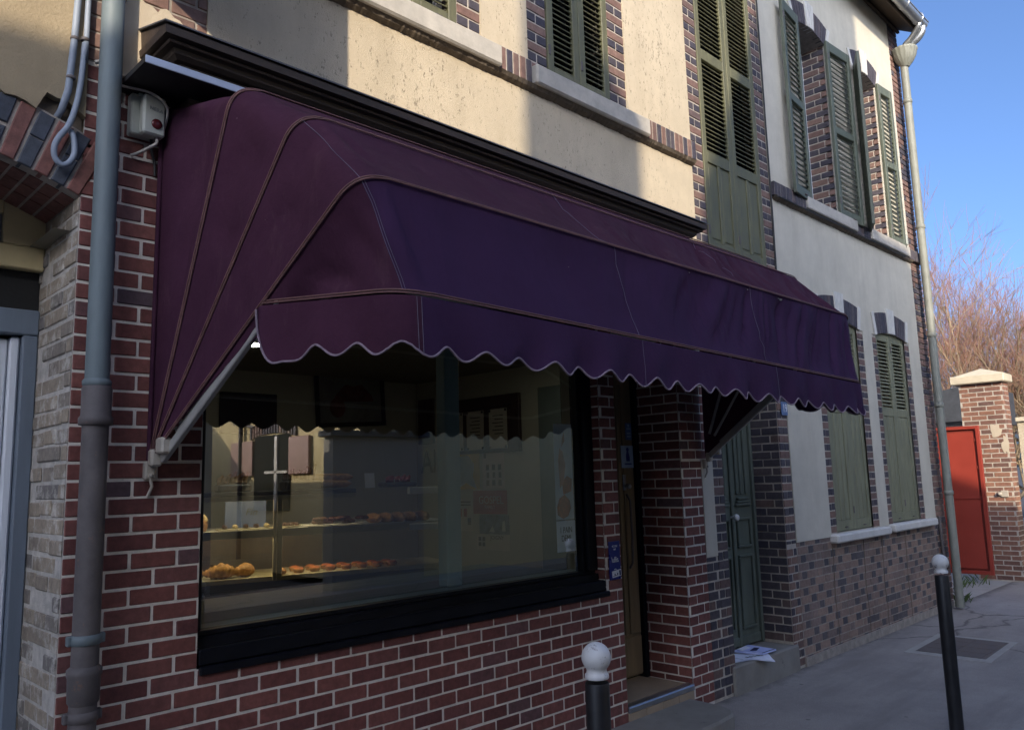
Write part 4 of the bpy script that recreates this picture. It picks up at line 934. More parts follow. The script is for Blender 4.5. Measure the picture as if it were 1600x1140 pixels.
# scalloped valance with its pale binding
def valance():
    path = hp[4]; d = [0.0]
    for i in range(1, NP): d.append(d[-1]+(path[i]-path[i-1]).length)
    tot = d[-1]; dc = d[iL0+NC//2]; per = 0.166
    n = 900; out = []; i = 0
    ends = (0.07, tot-0.07)
    for q in range(n+1):
        s = tot*q/n
        while i < NP-2 and d[i+1] < s: i += 1
        p = path[i].lerp(path[i+1], (s-d[i])/max(1e-6, d[i+1]-d[i]))
        dirv = (path[min(NP-1, i+1)]-path[max(0, i-1)]).normalized(); outn = Vector((dirv.y, -dirv.x, 0)).normalized()
        ph = (s-dc)/per+0.09*mnoise.noise(Vector((s*1.7, 0, 4))); front = iL1 <= i <= iR0
        c = 0.5-0.5*math.cos(2*math.pi*ph)
        drop = 0.172+(0.040+0.007*mnoise.noise(Vector((s*2.3, 5, 1))))*c**0.85+0.006*mnoise.noise(Vector((s*1.1, 2, 8)))
        ce = min(s, tot-s)
        drop += 0.048*math.exp(-((ce-0.105)/0.06)**2)
        if ce < 0.075: drop *= math.sqrt(max(0, 1-((0.075-ce)/0.075)**2))*0.85+0.15
        out.append((p, outn, drop, s, ph))
    return out
VAL = valance()
rows = []
NVV = 9
for j in range(NVV+1):
    v = j/NVV; row = []
    for (p, on, drop, s, ph) in VAL:
        w = 0.012*math.sin(ph*2*math.pi*0.5+1.0)*v + 0.006*max(0, p.x-2.6)/2.5*math.sin(ph*2*math.pi*1.0+2.2*math.sin(s*1.3))*v + 0.010*mnoise.noise(Vector((s*4.3, v*1.5, 3)))*v + 0.006*math.sin(s*23+v*3)*v*(0.4+0.6*min(1, s/4))
        row.append(p+Vector((0, 0, -0.012-(drop-0.012)*v))+on*(0.010+0.012*v+w))
    rows.append(row)
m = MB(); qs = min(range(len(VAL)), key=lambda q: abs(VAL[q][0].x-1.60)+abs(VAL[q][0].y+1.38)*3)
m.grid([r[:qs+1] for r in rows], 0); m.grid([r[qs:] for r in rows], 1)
VO = m.build("valance", ['fabric', 'skylitfabric'], A)
m = MB(); m.tube([p+Vector((0, 0, 0.001)) for p in rows[-1]], 0.0044, 6); m.build("valance_binding", 'hem', VO)
# piping cords: a twin cord along each hoop
for k in range(1, 5):
    m = MB()
    off = 0.0048
    for sgn in (-1, 1):
        pts = []
        for i, p in enumerate(hp[k]):
            rad_ = Vector((0, p.y, p.z-1.8))
            q = Vector((0, -p.y*0+0, 0))
            outd = (p-Vector((p.x, 0.0, 1.75))).normalized() if iL1 <= i <= iR0 else Vector((-0.8 if i < NP/2 else 0.8, -0.5, 0.25)).normalized()
            tang = (hp[k][min(NP-1, i+1)]-hp[k][max(0, i-1)]).normalized(); side = tang.cross(outd).normalized()
            pts.append(p+outd*0.006+side*off*sgn)
        m.tube(pts, 0.0033, 6)
    m.build("piping_cord", 'piping', A)
m = MB(); m.tube([PL+Vector((-0.006, -0.004, 0.0)), Vector((1.262, -0.03, 2.5)), Vector((1.263, -0.035, 3.32))], 0.011, 6); m.build("wall_edge_cord", 'fabric', A)
# seams: a pair of threads at the corner, single threads across the panels
def thread(pts): m = MB(); m.tube(pts, 0.0011, 4); m.build("seam_thread", 'thread', A)
for k, fr_ in ((2, 0.0), (3, 0.0), (3, 1.0)):
    for end, base in ((0, iS), (1, iE)):
        rows_ = PAN[k]; o_ = Vector((-0.003 if end == 0 else 0.003, -0.005, 0.004))
        if fr_ and end: continue
        thread([r[base].lerp(r[base+1], 0.5*fr_)+o_ for r in rows_])
for k, frac in ((2, 0.335), (3, 0.335), (2, 0.665), (3, 0.665)):
    ii = iL1+int(NB*frac); thread([r[ii]+Vector((0, -0.004, 0.003)) for r in PAN[k]])
def vseam(x):
    c = min(range(len(VAL)), key=lambda q: abs(VAL[q][0].x-x)+abs(VAL[q][0].y+1.38)*3)
    thread([rows[j][c]+VAL[c][1]*0.004 for j in range(NVV+1)])
for x in (1.585, 1.60, 2.80, 4.0): vseam(x)
# metal frame: side bars, arm, brackets
for (p, ins, y, z) in ((PL, HO[3][0], HO[3][1], HO[3][2]), (PR, -HO[3][0], HO[3][1], HO[3][3])):
    c = Vector((p.x+ins, y, z)); d = (c-p).normalized(); U = Vector((1, 0, 0)); N = d.cross(U).normalized()
    m = MB(); inw = 0.012 if ins > 0 else -0.036
    if N.z > 0: N = -N
    O = p+d*0.05+N*0.010+U*inw
    m.obox(O, U, d, N, 0.024, (c-p).length-0.62, 0.040, 0, 0, 0.004)
    m.build("side_bar", 'framegrey', A)
m = MB()
for k in (1, 2, 3, 4): m.tube([p+Vector((0.02 if i < iL1 else (-0.02 if i > iR0 else 0), 0.014, -0.016 if k > 1 else -0.03)) for i, p in enumerate(hp[k])][4:NP-4], 0.011, 6)
m.build("front_bar", 'framegrey', A)
for p in (PL, PR):
    m = MB(); m.box(p.x-0.022, p.x+0.022, -0.035, 0.018, 1.73, 1.80, 0, 0, 0.006); m.box(p.x-0.015, p.x+0.03, -0.075, -0.030, 1.78, 1.85, 0, 0, 0.008); m.box(p.x-0.005, p.x+0.035, -0.15, -0.08, 1.83, 1.895, 0, 0, 0.008)
    for z in (1.745, 1.785): m.lathe((p.x, -0.035, z), [(0.008, 0), (0.008, 0.008), (0.003, 0.012)], 8, axis=(0, -1, 0))
    m.tube([(p.x, -0.03, 1.735), (p.x+0.008, -0.028, 1.70), (p.x-0.002, -0.012, 1.66)], 0.007, 6)
    m.build("pivot_bracket", 'bracket', A)

# ------------------------------------------------------------------ drainpipes and cables
t = thing("drainpipe", (1.03, -0.10, 0), "blue grey drainpipe with rusty cast iron foot beside the plum awning", "drainpipe")
m = MB(); m.tube([(1.028, -0.10, 2.10), (1.027, -0.10, 3.0), (1.022, -0.10, 7.6)], 0.0435, 20)
m.lathe((1.028, -0.10, 2.085), [(0.044, 0), (0.051, 0.006), (0.052, 0.022), (0.046, 0.03)], 24); m.build("upper_pipe", 'zinc', t)
m = MB(); m.tube([(1.030, -0.10, -0.02), (1.030, -0.10, 1.0), (1.030, -0.10, 1.94)], 0.047, 20)
m.lathe((1.030, -0.10, 1.935), [(0.047, 0), (0.060, 0.004), (0.061, 0.03), (0.053, 0.04), (0.054, 0.145), (0.048, 0.155)], 24)
m.lathe((1.030, -0.10, 0.93), [(0.047, -0.01), (0.054, 0.0), (0.056, 0.085), (0.060, 0.095), (0.060, 0.115), (0.048, 0.125)], 24); m.build("cast_iron_foot", 'castiron', t)
for z in (1.13, 0.86, 5.2):
    m = MB(); m.lathe((1.030, -0.10, z), [(0.047, 0), (0.053, 0.003), (0.053, 0.034), (0.047, 0.037)], 24); m.box(1.075, 1.096, -0.11, -0.085, z, z+0.037, 0, 0, 0.004); m.box(0.964, 0.985, -0.11, -0.085, z, z+0.037, 0, 0, 0.004); m.box(1.02, 1.04, -0.055, 0.0, z+0.005, z+0.03)
    m.build("pipe_clamp", 'castiron' if z < 1 else 'zinc', t)

t = thing("drainpipe", (10.76, -0.12, 0), "olive grey drainpipe with fluted hopper at the far corner of the pale house", "drainpipe")
m = MB(); m.tube([(10.73, -0.12, 6.95), (10.72, -0.12, 5), (10.73, -0.12, 2.4), (10.745, -0.12, 1.2), (10.75, -0.12, 0.02)], 0.048, 16)
for z in (6.4, 4.7, 3.3, 2.42, 1.35): m.lathe((10.725 if z > 2 else 10.745, -0.12, z), [(0.048, 0), (0.056, 0.004), (0.056, 0.05), (0.048, 0.054)], 18)
m.build("pipe", 'farpipe', t)
m = MB(); m.lathe((10.725, -0.14, 6.90), [(0.046, 0), (0.060, 0.02), (0.100, 0.07), (0.135, 0.14), (0.148, 0.20), (0.156, 0.215), (0.160, 0.235), (0.150, 0.245)], 64, ribs=16, rib=0.03); m.build("hopper", 'farpipe', t)
m = MB(); m.tube(smooth([(10.74, -0.375, 7.40), (10.74, -0.375, 7.31), (10.735, -0.30, 7.22), (10.73, -0.18, 7.17), (10.725, -0.14, 7.08)]), 0.046, 14); m.build("swan_neck", 'newzinc', t)
m = MB(); m.tube(smooth([(10.62, -0.375, 7.39), (10.62, -0.37, 7.33), (10.66, -0.26, 7.23), (10.69, -0.17, 7.18), (10.70, -0.15, 7.09)]), 0.036, 12); m.build("swan_neck", 'newzinc', t)
m = MB(); m.tube([(10.60, -0.03, 1.1), (10.61, -0.035, 0.4), (10.62, -0.05, 0.0)], 0.018, 8); m.build("side_conduit", 'castiron', t)

t = thing("wall_cable", (0.90, -0.03, 3.0), "pair of blue grey cables looping out of a hole above the brick arch", "cable")
m = MB(); m.tube([(0.920, -0.035, 7.6), (0.915, -0.035, 3.8), (0.905, -0.035, 3.50), (0.893, -0.03, 3.28), (0.878, -0.01, 3.20), (0.865, 0.05, 3.16)], 0.0135, 10); m.build("cable_strand", 'cable', t)
lp_ = [(0.952, -0.035, 7.6), (0.950, -0.035, 3.8), (0.944, -0.035, 3.50), (0.936, -0.036, 3.33), (0.922, -0.038, 3.22), (0.898, -0.04, 3.13), (0.868, -0.042, 3.075), (0.852, -0.042, 3.03), (0.856, -0.042, 2.985), (0.880, -0.042, 2.962), (0.905, -0.042, 2.975), (0.922, -0.042, 3.01), (0.925, -0.038, 3.05), (0.918, -0.03, 3.10), (0.91, 0.0, 3.13)]
m = MB(); m.tube(smooth(lp_), 0.0115, 10); m.build("cable_strand", 'cable', t)
for x, z in ((0.906, 3.50), (0.944, 3.51), (0.90, 3.33)):
    m = MB(); m.lathe((x, -0.035, z), [(0.016, 0), (0.018, 0.004), (0.016, 0.012)], 10); m.box(x-0.005, x+0.012, -0.034, 0.0, z, z+0.012)
    m.build("cable_clip", 'castiron', t)
m = MB(); m.tube(smooth([(1.061, -0.04, 4.6), (1.064, -0.04, 3.73), (1.067, -0.04, 3.53), (1.062, -0.04, 3.49), (1.03, -0.03, 3.462), (0.99, -0.02, 3.44)]), 0.0085, 8)
tag(m.build("small_pipe", 'palecable'), "thin pale pipe bending behind the drainpipe above the black board", "pipe")

# ------------------------------------------------------------------ alarm box
t = thing("alarm_box", (1.20, -0.05, 3.25), "aged grey plastic alarm box with a dark red round lens", "alarm box")
m = MB(); m.box(1.128, 1.248, -0.055, -0.005, 3.165, 3.345, 0, 0, 0.006); m.box(1.16, 1.252, -0.105, -0.056, 3.16, 3.335, 0, 0, 0.008); m.box(1.15, 1.165, -0.075, -0.056, 3.33, 3.34); m.build("box_body", 'boxplastic', t)
m = MB(); m.lathe((1.215, -0.105, 3.21), [(0.022, 0), (0.022, 0.004), (0.017, 0.007), (0.006, 0.009)], 20, axis=(0, -1, 0)); m.build("red_lens", 'darkred', t)
text("NERA", 0.022, 'greypaper', (1.212, -0.1055, 3.272), (1, 0, -0.12), (0, 0, 1), "lettering", t)
m = MB(); m.tube(smooth([(1.01, -0.06, 3.37), (1.07, -0.08, 3.345), (1.18, -0.115, 3.335), (1.245, -0.118, 3.30), (1.258, -0.10, 3.25), (1.257, -0.06, 3.20)]), 0.0055, 8)
m.tube(smooth([(1.225, -0.08, 3.16), (1.225, -0.08, 3.135), (1.20, -0.06, 3.115), (1.165, -0.03, 3.09), (1.15, -0.01, 3.085)]), 0.007, 8); m.build("box_cable", 'palecable', t)
m = MB(); m.tube(smooth([(1.215, -0.05, 3.16), (1.225, -0.03, 3.12), (1.245, -0.015, 3.07), (1.25, -0.01, 3.02)]), 0.006, 8); m.build("box_cable", 'darkcable', t)

# ------------------------------------------------------------------ signs
t = thing("pier_sign", (4.30, -0.006, 1.13), "narrow dark blue enamel sign with white script on the brick pier beside the shop window", "sign")
m = MB(); m.box(4.236, 4.352, -0.013, -0.0065, 1.015, 1.262, 0, 0, 0.001); m.build("sign_plate", 'signblue', t)
text("4CON", 0.020, 'signwhite', (4.294, -0.0135, 1.229), (1, 0, 0), (0, 0, 1), "sign_lettering", t)
text("WF", 0.018, 'signwhite', (4.294, -0.0135, 1.209), (1, 0, 0), (0, 0, 1), "sign_lettering", t)
text("luffis", 0.052, 'signwhite', (4.294, -0.0135, 1.142), (1, 0, 0.02), (-0.15, 0, 1), "sign_lettering", t, squeeze=0.75)
text("infos", 0.013, 'signwhite', (4.294, -0.0135, 1.082), (1, 0, 0), (0, 0, 1), "sign_lettering", t)
m = MB(); m.obox(Vector((4.258, -0.0145, 1.028)), Vector((1, 0, 0.10)).normalized(), Vector((-0.10, 0, 1)).normalized(), Vector((0, -1, 0)), 0.096, 0.042, 0.003); st_ = m.build("white_sticker", 'signwhite', t)
m = MB(); m.obox(Vector((4.330, -0.0178, 1.039)), Vector((1, 0, 0.10)).normalized(), Vector((-0.10, 0, 1)).normalized(), Vector((0, -1, 0)), 0.017, 0.032, 0.001)
for i in range(4): m.box(4.264+i*0.014, 4.273+i*0.014, -0.0188, -0.0176, 1.036+0.002*i, 1.040+0.002*i+0.012*(i % 2)); 
m.build("sticker_print", 'inkblue', st_)
t = thing("house_number_plate", (6.83, -0.02, 2.24), "small faded blue enamel house number plate 19 on the brick jamb of the alley door", "number plate")
m = MB(); m.box(6.782, 6.895, -0.021, -0.013, 2.19, 2.31, 0, 0, 0.002); m.build("plate", 'plateblue', t)
text("19", 0.105, 'signwhite', (6.842, -0.022, 2.25), (1, 0, 0), (0, 0, 1), "number", t, squeeze=0.8)
t = thing("door_sticker", (5.0, 0.40, 1.86), "pale blue square sticker with a dark blue emblem on the brown shop door", "sticker")
m = MB(); m.box(4.935, 5.085, 0.3865, 0.3895, 1.75, 1.92); m.build("sticker_sheet", 'paleblue', t)
OFFT = Vector((0, -0.010, 0))
for ch in t.children: pass
m = MB()
m.lathe((5.015, 0.3865, 1.89), [(0.016, 0), (0.016, 0.0015)], 16, axis=(0, -1, 0))
m.face([(4.995, 0.3855, 1.80), (5.04, 0.3855, 1.80), (5.04, 0.3855, 1.83), (5.025, 0.3855, 1.875), (5.002, 0.3855, 1.875), (4.992, 0.3855, 1.84)])
m.box(4.975, 5.06, 0.3848, 0.3860, 1.775, 1.785); m.build("emblem", 'signblue', t)
t = thing("door_sticker", (5.0, 0.40, 2.03), "small dark blue card sticker near the top of the brown shop door", "sticker")
m = MB(); m.box(5.005, 5.08, 0.3875, 0.3905, 1.965, 2.095); m.build("sticker_sheet", 'plateblue', t)
m = MB()
for z in (1.985, 2.01, 2.045): m.box(5.017, 5.065, 0.3862, 0.3872, z, z+0.012)
m.lathe((5.042, 0.3875, 2.075), [(0.012, 0), (0.012, 0.0012)], 14, axis=(0, -1, 0)); m.build("emblem", 'paleblue', t)

# ------------------------------------------------------------------ bollards
b0 = thing("bollard", (2.253, -1.52, 0), "black bollard with chipped white ball top in front of the shop step", "bollard", "black bollards with white ball tops along the kerb")
m = MB(); m.lathe((2.253, -1.52, -0.02), [(0.043, 0), (0.043, 0.3), (0.043, 0.6), (0.0425, 0.995), (0.040, 1.0)], 28); m.build("post", 'bollardblack', b0)
m = MB()
pr = [(0.041, 0.982), (0.0425, 0.986), (0.0415, 0.996), (0.0365, 1.000), (0.0350, 1.008)]
for i in range(17):
    a = -0.80+i*(math.pi/2+0.80)/16; pr.append((max(0.0015, 0.0515*math.cos(a)), 1.052+0.0515*math.sin(a)))
m.lathe((2.253, -1.52, 0.012), pr, 28); m.build("ball_top", 'chippedwhite', b0)
b1 = dup(b0, (5.845-2.253, 0, 0), "black bollard with white ball top standing by the iron cover at the right", 1.7)
for i in range(1, 4):
    dup(b0, (5.845-2.253 + 3.6*i, 0.0, 0), "black bollard with white ball top farther along the kerb, %s" % ("before the gateway slab", "past the red gate", "far down the street")[i-1], 0.6*i) if i > 5 else None

# ------------------------------------------------------------------ pavement cover, papers on the step
t = thing("pavement_cover", (8.6, -0.75, 0), "rectangular rusty cover with a pale concrete rim let into the pavement", "cover")
ca = [(9.05, -0.40), (7.98, -0.44), (7.98, -1.16), (9.05, -1.12)]
cb = [(8.97, -0.47), (8.10, -0.50), (8.10, -1.09), (8.97, -1.06)]
m = MB()
for i in range(4):
    a, b, c, d = ca[i], ca[(i+1) % 4], cb[(i+1) % 4], cb[i]
    m.idx([(a[0], a[1], 0.003), (b[0], b[1], 0.003), (c[0], c[1], 0.003), (d[0], d[1], 0.003), (a[0], a[1], -0.01), (b[0], b[1], -0.01), (c[0], c[1], -0.01), (d[0], d[1], -0.01)], [(0, 1, 2, 3), (0, 4, 5, 1), (2, 6, 7, 3)])
m.build("cover_rim", 'slab', t)
m = MB(); m.face([(x, y, 0.0015) for x, y in cb])
for i in range(4):
    for j in range(2): m.box(8.115+i*0.214, 8.115+i*0.214+0.205, -1.045+j*0.265, -1.045+j*0.265+0.255, 0.0005, 0.005, 0, 0, 0.001)
m.build("cover_plate", 'ironcover', t)
t = thing("booklet", (6.2, 0.1, 0.215), "blue and white printed booklet lying on top of the papers on the alley door step", "booklet")
bk = [(6.075, 0.206), (6.345, 0.222), (6.350, -0.03), (6.130, -0.028)]
m = MB(); z0, z1 = 0.232, 0.243
m.idx([(x, y, z0) for x, y in bk]+[(x, y, z1+(0.006 if i == 1 else 0)) for i, (x, y) in enumerate(bk)], [(4, 5, 6, 7), (0, 1, 5, 4), (1, 2, 6, 5), (2, 3, 7, 6), (3, 0, 4, 7)]); m.build("pages", 'paperblue', t)
m = MB(); m.face([(6.15, 0.10, z1+0.003), (6.19, 0.06, z1+0.003), (6.30, 0.09, z1+0.0045), (6.28, 0.13, z1+0.0045)]); m.face([(6.14, -0.022, z1+0.001), (6.34, -0.024, z1+0.001), (6.34, -0.012, z1+0.001), (6.14, -0.010, z1+0.001)]); m.build("dark_print", 'inkblue', t)
m = MB(); m.face([(6.10, 0.14, z1+0.004), (6.25, 0.14, z1+0.005), (6.27, 0.205, z1+0.009), (6.12, 0.20, z1+0.006)]); m.build("white_print", 'paper', t)
t = thing("newspaper", (5.95, 0.02, 0.215), "white folded newspaper under the booklet, drooping over the edge of the alley step", "newspaper")
m = MB(); G = []
for i in range(9):
    u = i/8; row = []
    for j in range(7):
            v = j/6; A1 = Vector((6.06, 0.205, 0)).lerp(Vector((6.34, 0.10, 0)), u); B1 = Vector((5.835, 0.06, 0)).lerp(Vector((6.155, -0.11, 0)), u); q = A1.lerp(B1, v)
            if v > 0.9: q += Vector((0.012*math.sin(u*9), -0.008*math.sin(u*7+1), 0))
            z = 0.220+0.003*math.sin(u*9+v*4)+0.006*math.sin(v*3.1)
            if q.y < -0.03: z -= (-0.03-q.y)*0.35
            row.append((q.x, q.y, z))
    G.append(row)
m.grid(G[::-1]); m.grid([[(x, y, z-0.006) for x, y, z in r] for r in G]); m.build("sheets", 'paper', t)
m = MB()
for i in range(5): x = 5.98+i*0.035; m.box(x, x+0.02, 0.02-0.012*i, 0.05-0.012*i, 0.2305, 0.2312)
m.box(5.90, 5.905, 0.02, 0.09, 0.2295, 0.2305); m.build("print", 'greypaper', t)

# ------------------------------------------------------------------ gateway: pier, gate, walls, shed
t = thing("gate_pier", (13.95, 0.13, 0), "tall brick gate pier with cream cap stone, lit by the sun at the top", "pier")
m = MB(); PX0, PX1, PY0, PY1, PZ = 13.62, 13.92, -0.13, 0.46, 2.93
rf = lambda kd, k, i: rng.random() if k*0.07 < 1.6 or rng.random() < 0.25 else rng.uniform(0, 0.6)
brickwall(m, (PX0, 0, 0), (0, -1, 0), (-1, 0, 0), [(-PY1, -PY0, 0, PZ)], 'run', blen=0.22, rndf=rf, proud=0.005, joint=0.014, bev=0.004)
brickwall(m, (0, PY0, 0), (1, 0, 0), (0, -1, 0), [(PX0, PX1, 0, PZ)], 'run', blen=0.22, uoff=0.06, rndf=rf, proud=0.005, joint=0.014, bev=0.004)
m.face([(PX1, PY0, 0), (PX1, PY1, 0), (PX1, PY1, PZ), (PX1, PY0, PZ)], 1); m.face([(PX0, PY1, 0), (PX1, PY1, 0), (PX1, PY1, PZ), (PX0, PY1, PZ)], 1)
for qi, (y, z, sy, sz) in enumerate(((0.02, 2.2, 0.10, 0.13), (-0.10, 1.98, 0.06, 0.2))):
    P = []
    for i in range(34):
        an = 2*math.pi*i/34; q = 0.75+0.55*mnoise.noise(Vector((math.cos(an)*1.6, math.sin(an)*1.6, qi*3+1)))
        P.append((PX0-0.0095-0.0016*qi, y+sy*q*math.cos(an), z+sz*q*math.sin(an)))
    m.face(P[::-1], 2)
m.build("pier_brickwork", ['pierbrick', 'quoinmortar', 'patch'], t)
m = MB(); m.box(PX0-0.09, PX1+0.07, PY0-0.06, PY1+0.10, PZ, PZ+0.13, 0, 0, 0.015)
c4 = [(PX0-0.05, PY0-0.05), (PX1+0.05, PY0-0.05), (PX1+0.05, PY1+0.05), (PX0-0.05, PY1+0.05)]; ap = ((PX0+PX1)/2, (PY0+PY1)/2, PZ+0.24)
for i in range(4): a, b = c4[i], c4[(i+1) % 4]; m.face([(a[0], a[1], PZ+0.131), (b[0], b[1], PZ+0.131), ap])
m.build("cap_stone", 'capstone', t)
m = MB(); m.box(PX0-0.03, PX0, -0.06, 0.04, 1.22, 1.32, 0, 0, 0.008); m.lathe((PX0-0.03, 0.05, 1.27), [(0.03, 0), (0.03, 0.03), (0.012, 0.045)], 12, axis=(-1, 0, 0)); m.build("gate_stop", 'bracket', t)
t = thing("steel_gate", (13.2, 0.7, 0), "red painted sheet steel gate leaf standing open by the brick pier", "gate")
GX = 13.2; gz0, gz1, gy0, gy1 = 0.13, 2.28, 0.13, 1.55
m = MB(); m.box(GX-0.02, GX+0.03, gy0, gy0+0.05, gz0, gz1, 0, 0, 0.004); m.box(GX-0.02, GX+0.03, gy1-0.05, gy1, gz0, gz1, 0, 0, 0.004)
for z in (gz0, gz1-0.05): m.box(GX-0.018, GX+0.028, gy0+0.05, gy1-0.05, z, z+0.05, 0, 0, 0.004)
m.build("gate_frame", 'redgate', t)
m = MB(); m.box(GX, GX+0.012, gy0+0.085, gy1-0.05, gz0+0.08, 1.19); m.box(GX, GX+0.012, gy0+0.085, gy1-0.05, 1.21, gz1-0.095); m.box(GX+0.012, GX+0.024, gy0+0.05, gy1-0.05, 1.15, 1.25); m.build("gate_sheet", 'redgate', t)
m = MB(); m.box(GX+0.0245, GX+0.029, gy0+0.05, gy1-0.05, gz0+0.05, gz1-0.05); m.build("gate_gap_fill", 'redframe', t)  # added sheet, darker red fills in the dark gap beside the frame
m = MB()
for z in (0.35, 0.8, 1.2, 1.65, 2.05): m.box(GX-0.004, GX+0.02, gy0+0.05, gy0+0.085, z, z+0.04)
m.build("gate_tab", 'redframe', t)
t = thing("boundary_wall", (14.75, -1.6, 0), "low cream rendered boundary wall with a coping beyond the brick pier", "wall")
m = MB(); m.box(14.6, 14.85, -6.5, -0.05, 0, 2.36); m.build("wall_face", 'roughcast', t)
m = MB(); m.box(14.55, 14.9, -6.55, -0.03, 2.361, 2.43, 0, 0, 0.01); m.build("coping", 'capstone', t)
t = thing("slate_shed", (18, 2.5, 0), "dark slate roofed shed behind the red gate", "shed")
m = MB(); m.box(17.2, 20, 1.45, 4.5, 0, 2.55); m.build("shed_wall", 'housegrey', t)
m = MB(); m.idx([(17.0, 1.25, 2.55), (20.2, 1.25, 2.55), (20.2, 4.7, 2.55), (17.0, 4.7, 2.55), (17.0, 1.25, 3.25), (20.2, 1.25, 3.25), (20.2, 4.7, 2.62), (17.0, 4.7, 2.62)], [(0, 1, 2, 3), (4, 5, 6, 7), (0, 1, 5, 4), (1, 2, 6, 5), (2, 3, 7, 6), (3, 0, 4, 7)])
m.build("shed_roof", 'slate', t)
m = MB()
for i in range(3): m.tube([(17.05, 1.27+i*0.07, 3.15), (17.3, 1.27+i*0.07, 3.3)], 0.05, 8)
m.build("ridge_tile", 'slate', t)
# weeds at the wall foot by the gate
t = MB()
for i in range(120):
    x = rng.choice([rng.gauss(11.2, 0.12), rng.gauss(12.6, 0.45)]); y = rng.gauss(0.02, 0.05) if x < 11.8 else rng.gauss(0.42, 0.08); h = rng.uniform(0.04, 0.16); a = rng.uniform(0, 6.28)
    d = Vector((math.cos(a), math.sin(a), 0)); s = Vector((-d.y, d.x, 0))*0.006; b = Vector((x, y, 0))
    t.face([b-s, b+s, b+d*h*0.4+Vector((0, 0, h*0.7))+s*0.6, b+d*h*0.8+Vector((0, 0, h))])
o = t.build("weeds", 'weed'); o['kind'] = 'stuff'; o['label'] = "tufts of green weed along the foot of the walls by the gateway"

# ------------------------------------------------------------------ bare trees behind the gateway
def bare_tree(loc, label, height, spread, stems, mats, seed, depth=5, kids=5):
    r = random.Random(seed); root = thing("bare_tree", loc, label, "tree", "leafless trees behind the gateway")
    trunk = MB(); crown = MB(); tips = MB()
    def branch(p, d, L, rad, lv):
        n = 4 if lv < 3 else 3; pts = [p]; dd = d.copy()
        for i in range(n):
            dd = (dd+Vector((r.gauss(0, .08), r.gauss(0, .08), r.gauss(0.03, .06)))).normalized(); pts.append(pts[-1]+dd*(L/n))
        rads = [rad*(1-0.55*i/n) for i in range(n+1)]
        tgt = trunk if lv < 1 else (crown if lv < depth else tips)
        tgt.tube(pts, rads, 6 if lv < 2 else 3, cap=False)
        if lv >= depth: return
        for k in range(kids if lv > 0 else kids+2):
            q = r.uniform(0.3, 1.0); i = min(n-1, int(q*n)); b = pts[i].lerp(pts[i+1], q*n-i)
            a = r.uniform(0, 6.283); s = r.uniform(0.28, 0.78)
            side = dd.cross(Vector((math.cos(a), math.sin(a), 0.3))).normalized()
            nd = (dd*math.cos(s)+side*math.sin(s)*spread+Vector((0, 0, 0.10))).normalized()
            branch(b, nd, L*r.uniform(0.5, 0.75), max(0.0042, rad*0.48), lv+1)
    for s in range(stems):
        a = 6.283*s/stems+r.uniform(-.4, .4); tl = r.uniform(0.10, 0.85)*spread
        branch(Vector(loc)+Vector((math.cos(a)*.12, math.sin(a)*.12, 0)), Vector((math.cos(a)*tl, math.sin(a)*tl, 1)).normalized(), height*r.uniform(.42, .55), 0.05+0.09/stems, 0)
    tk = trunk.build("trunk", mats[0], root); cw = crown.build("crown", mats[0], root); tips.build("twigs", mats[1], cw)
bare_tree((25.0, 3.3, 0), "leafless tree with reddish twig tips beside the far drainpipe", 7.6, 1.05, 12, ('twig', 'redtwig'), 3, 4, 5)
bare_tree((26.5, 1.3, 0), "orange brown leafless tree above the cream cap of the brick pier", 6.6, 1.15, 10, ('twig', 'browntwig'), 5, 4, 5)
bare_tree((28.5, -0.8, 0), "brown leafless tree farthest right, past the brick pier", 6.8, 1.15, 10, ('twig', 'browntwig'), 11, 4, 5)

# ------------------------------------------------------------------ inside the bakery
def OB(o, label, cat, group=None): return tag(o, label, cat, group)
SA = Vector((1.9, 1.98, 0)); SB = Vector((4.05, 1.33, 0)); SU = (SB-SA).normalized(); SN = Vector((SU.y, -SU.x, 0)); UZ = Vector((0, 0, 1)); SLEN = (SB-SA).length
t = thing("display_counter", (3.0, 1.65, 0), "glass bakery display counter with metal posts and pastry shelves inside the window", "counter")
S = lambda u, n, z: SA+SU*u-SN*n+UZ*z
m = MB(); m.obox(S(0, 0.0, 1.625), SU, -SN, UZ, SLEN*0.66, 0.5, 0.03, 0, 0, 0.004); m.build("top_shelf", 'counterdark', t)
m = MB(); m.obox(S(0, 0.0, 1.385), SU, -SN, UZ, SLEN, 0.55, 0.012); m.build("middle_shelf", 'whitemetal', t)
m = MB(); m.obox(S(0, 0, 1.345), SU, -SN, UZ, SLEN, 0.01, 0.052); m.obox(S(0, -0.001, 1.592), SU, -SN, UZ, SLEN*0.66, 0.01, 0.032); m.build("shelf_edge", 'chrome', t)
m = MB(); m.obox(S(0, 0.02, 1.05), SU, -SN, UZ, SLEN, 0.55, 0.03); m.build("bottom_shelf", 'chrome', t)
m = MB(); m.obox(S(0, 0.60, 0.1), SU, -SN, UZ, SLEN*0.62, 0.03, 1.28); m.obox(S(0, 0.05, 0.05), SU, -SN, UZ, SLEN, 0.5, 0.95); m.build("counter_back", 'counterdark', t)
for u in (SLEN*0.40, ):
    m = MB(); m.obox(S(u, -0.004, 1.05), SU, -SN, UZ, 0.022, 0.02, 0.56, 0, 0, 0.003); m.obox(S(u+0.026, -0.004, 1.05), SU, -SN, UZ, 0.035, 0.02, 0.56, 0, 0, 0.003); m.build("counter_post", 'chrome', t)
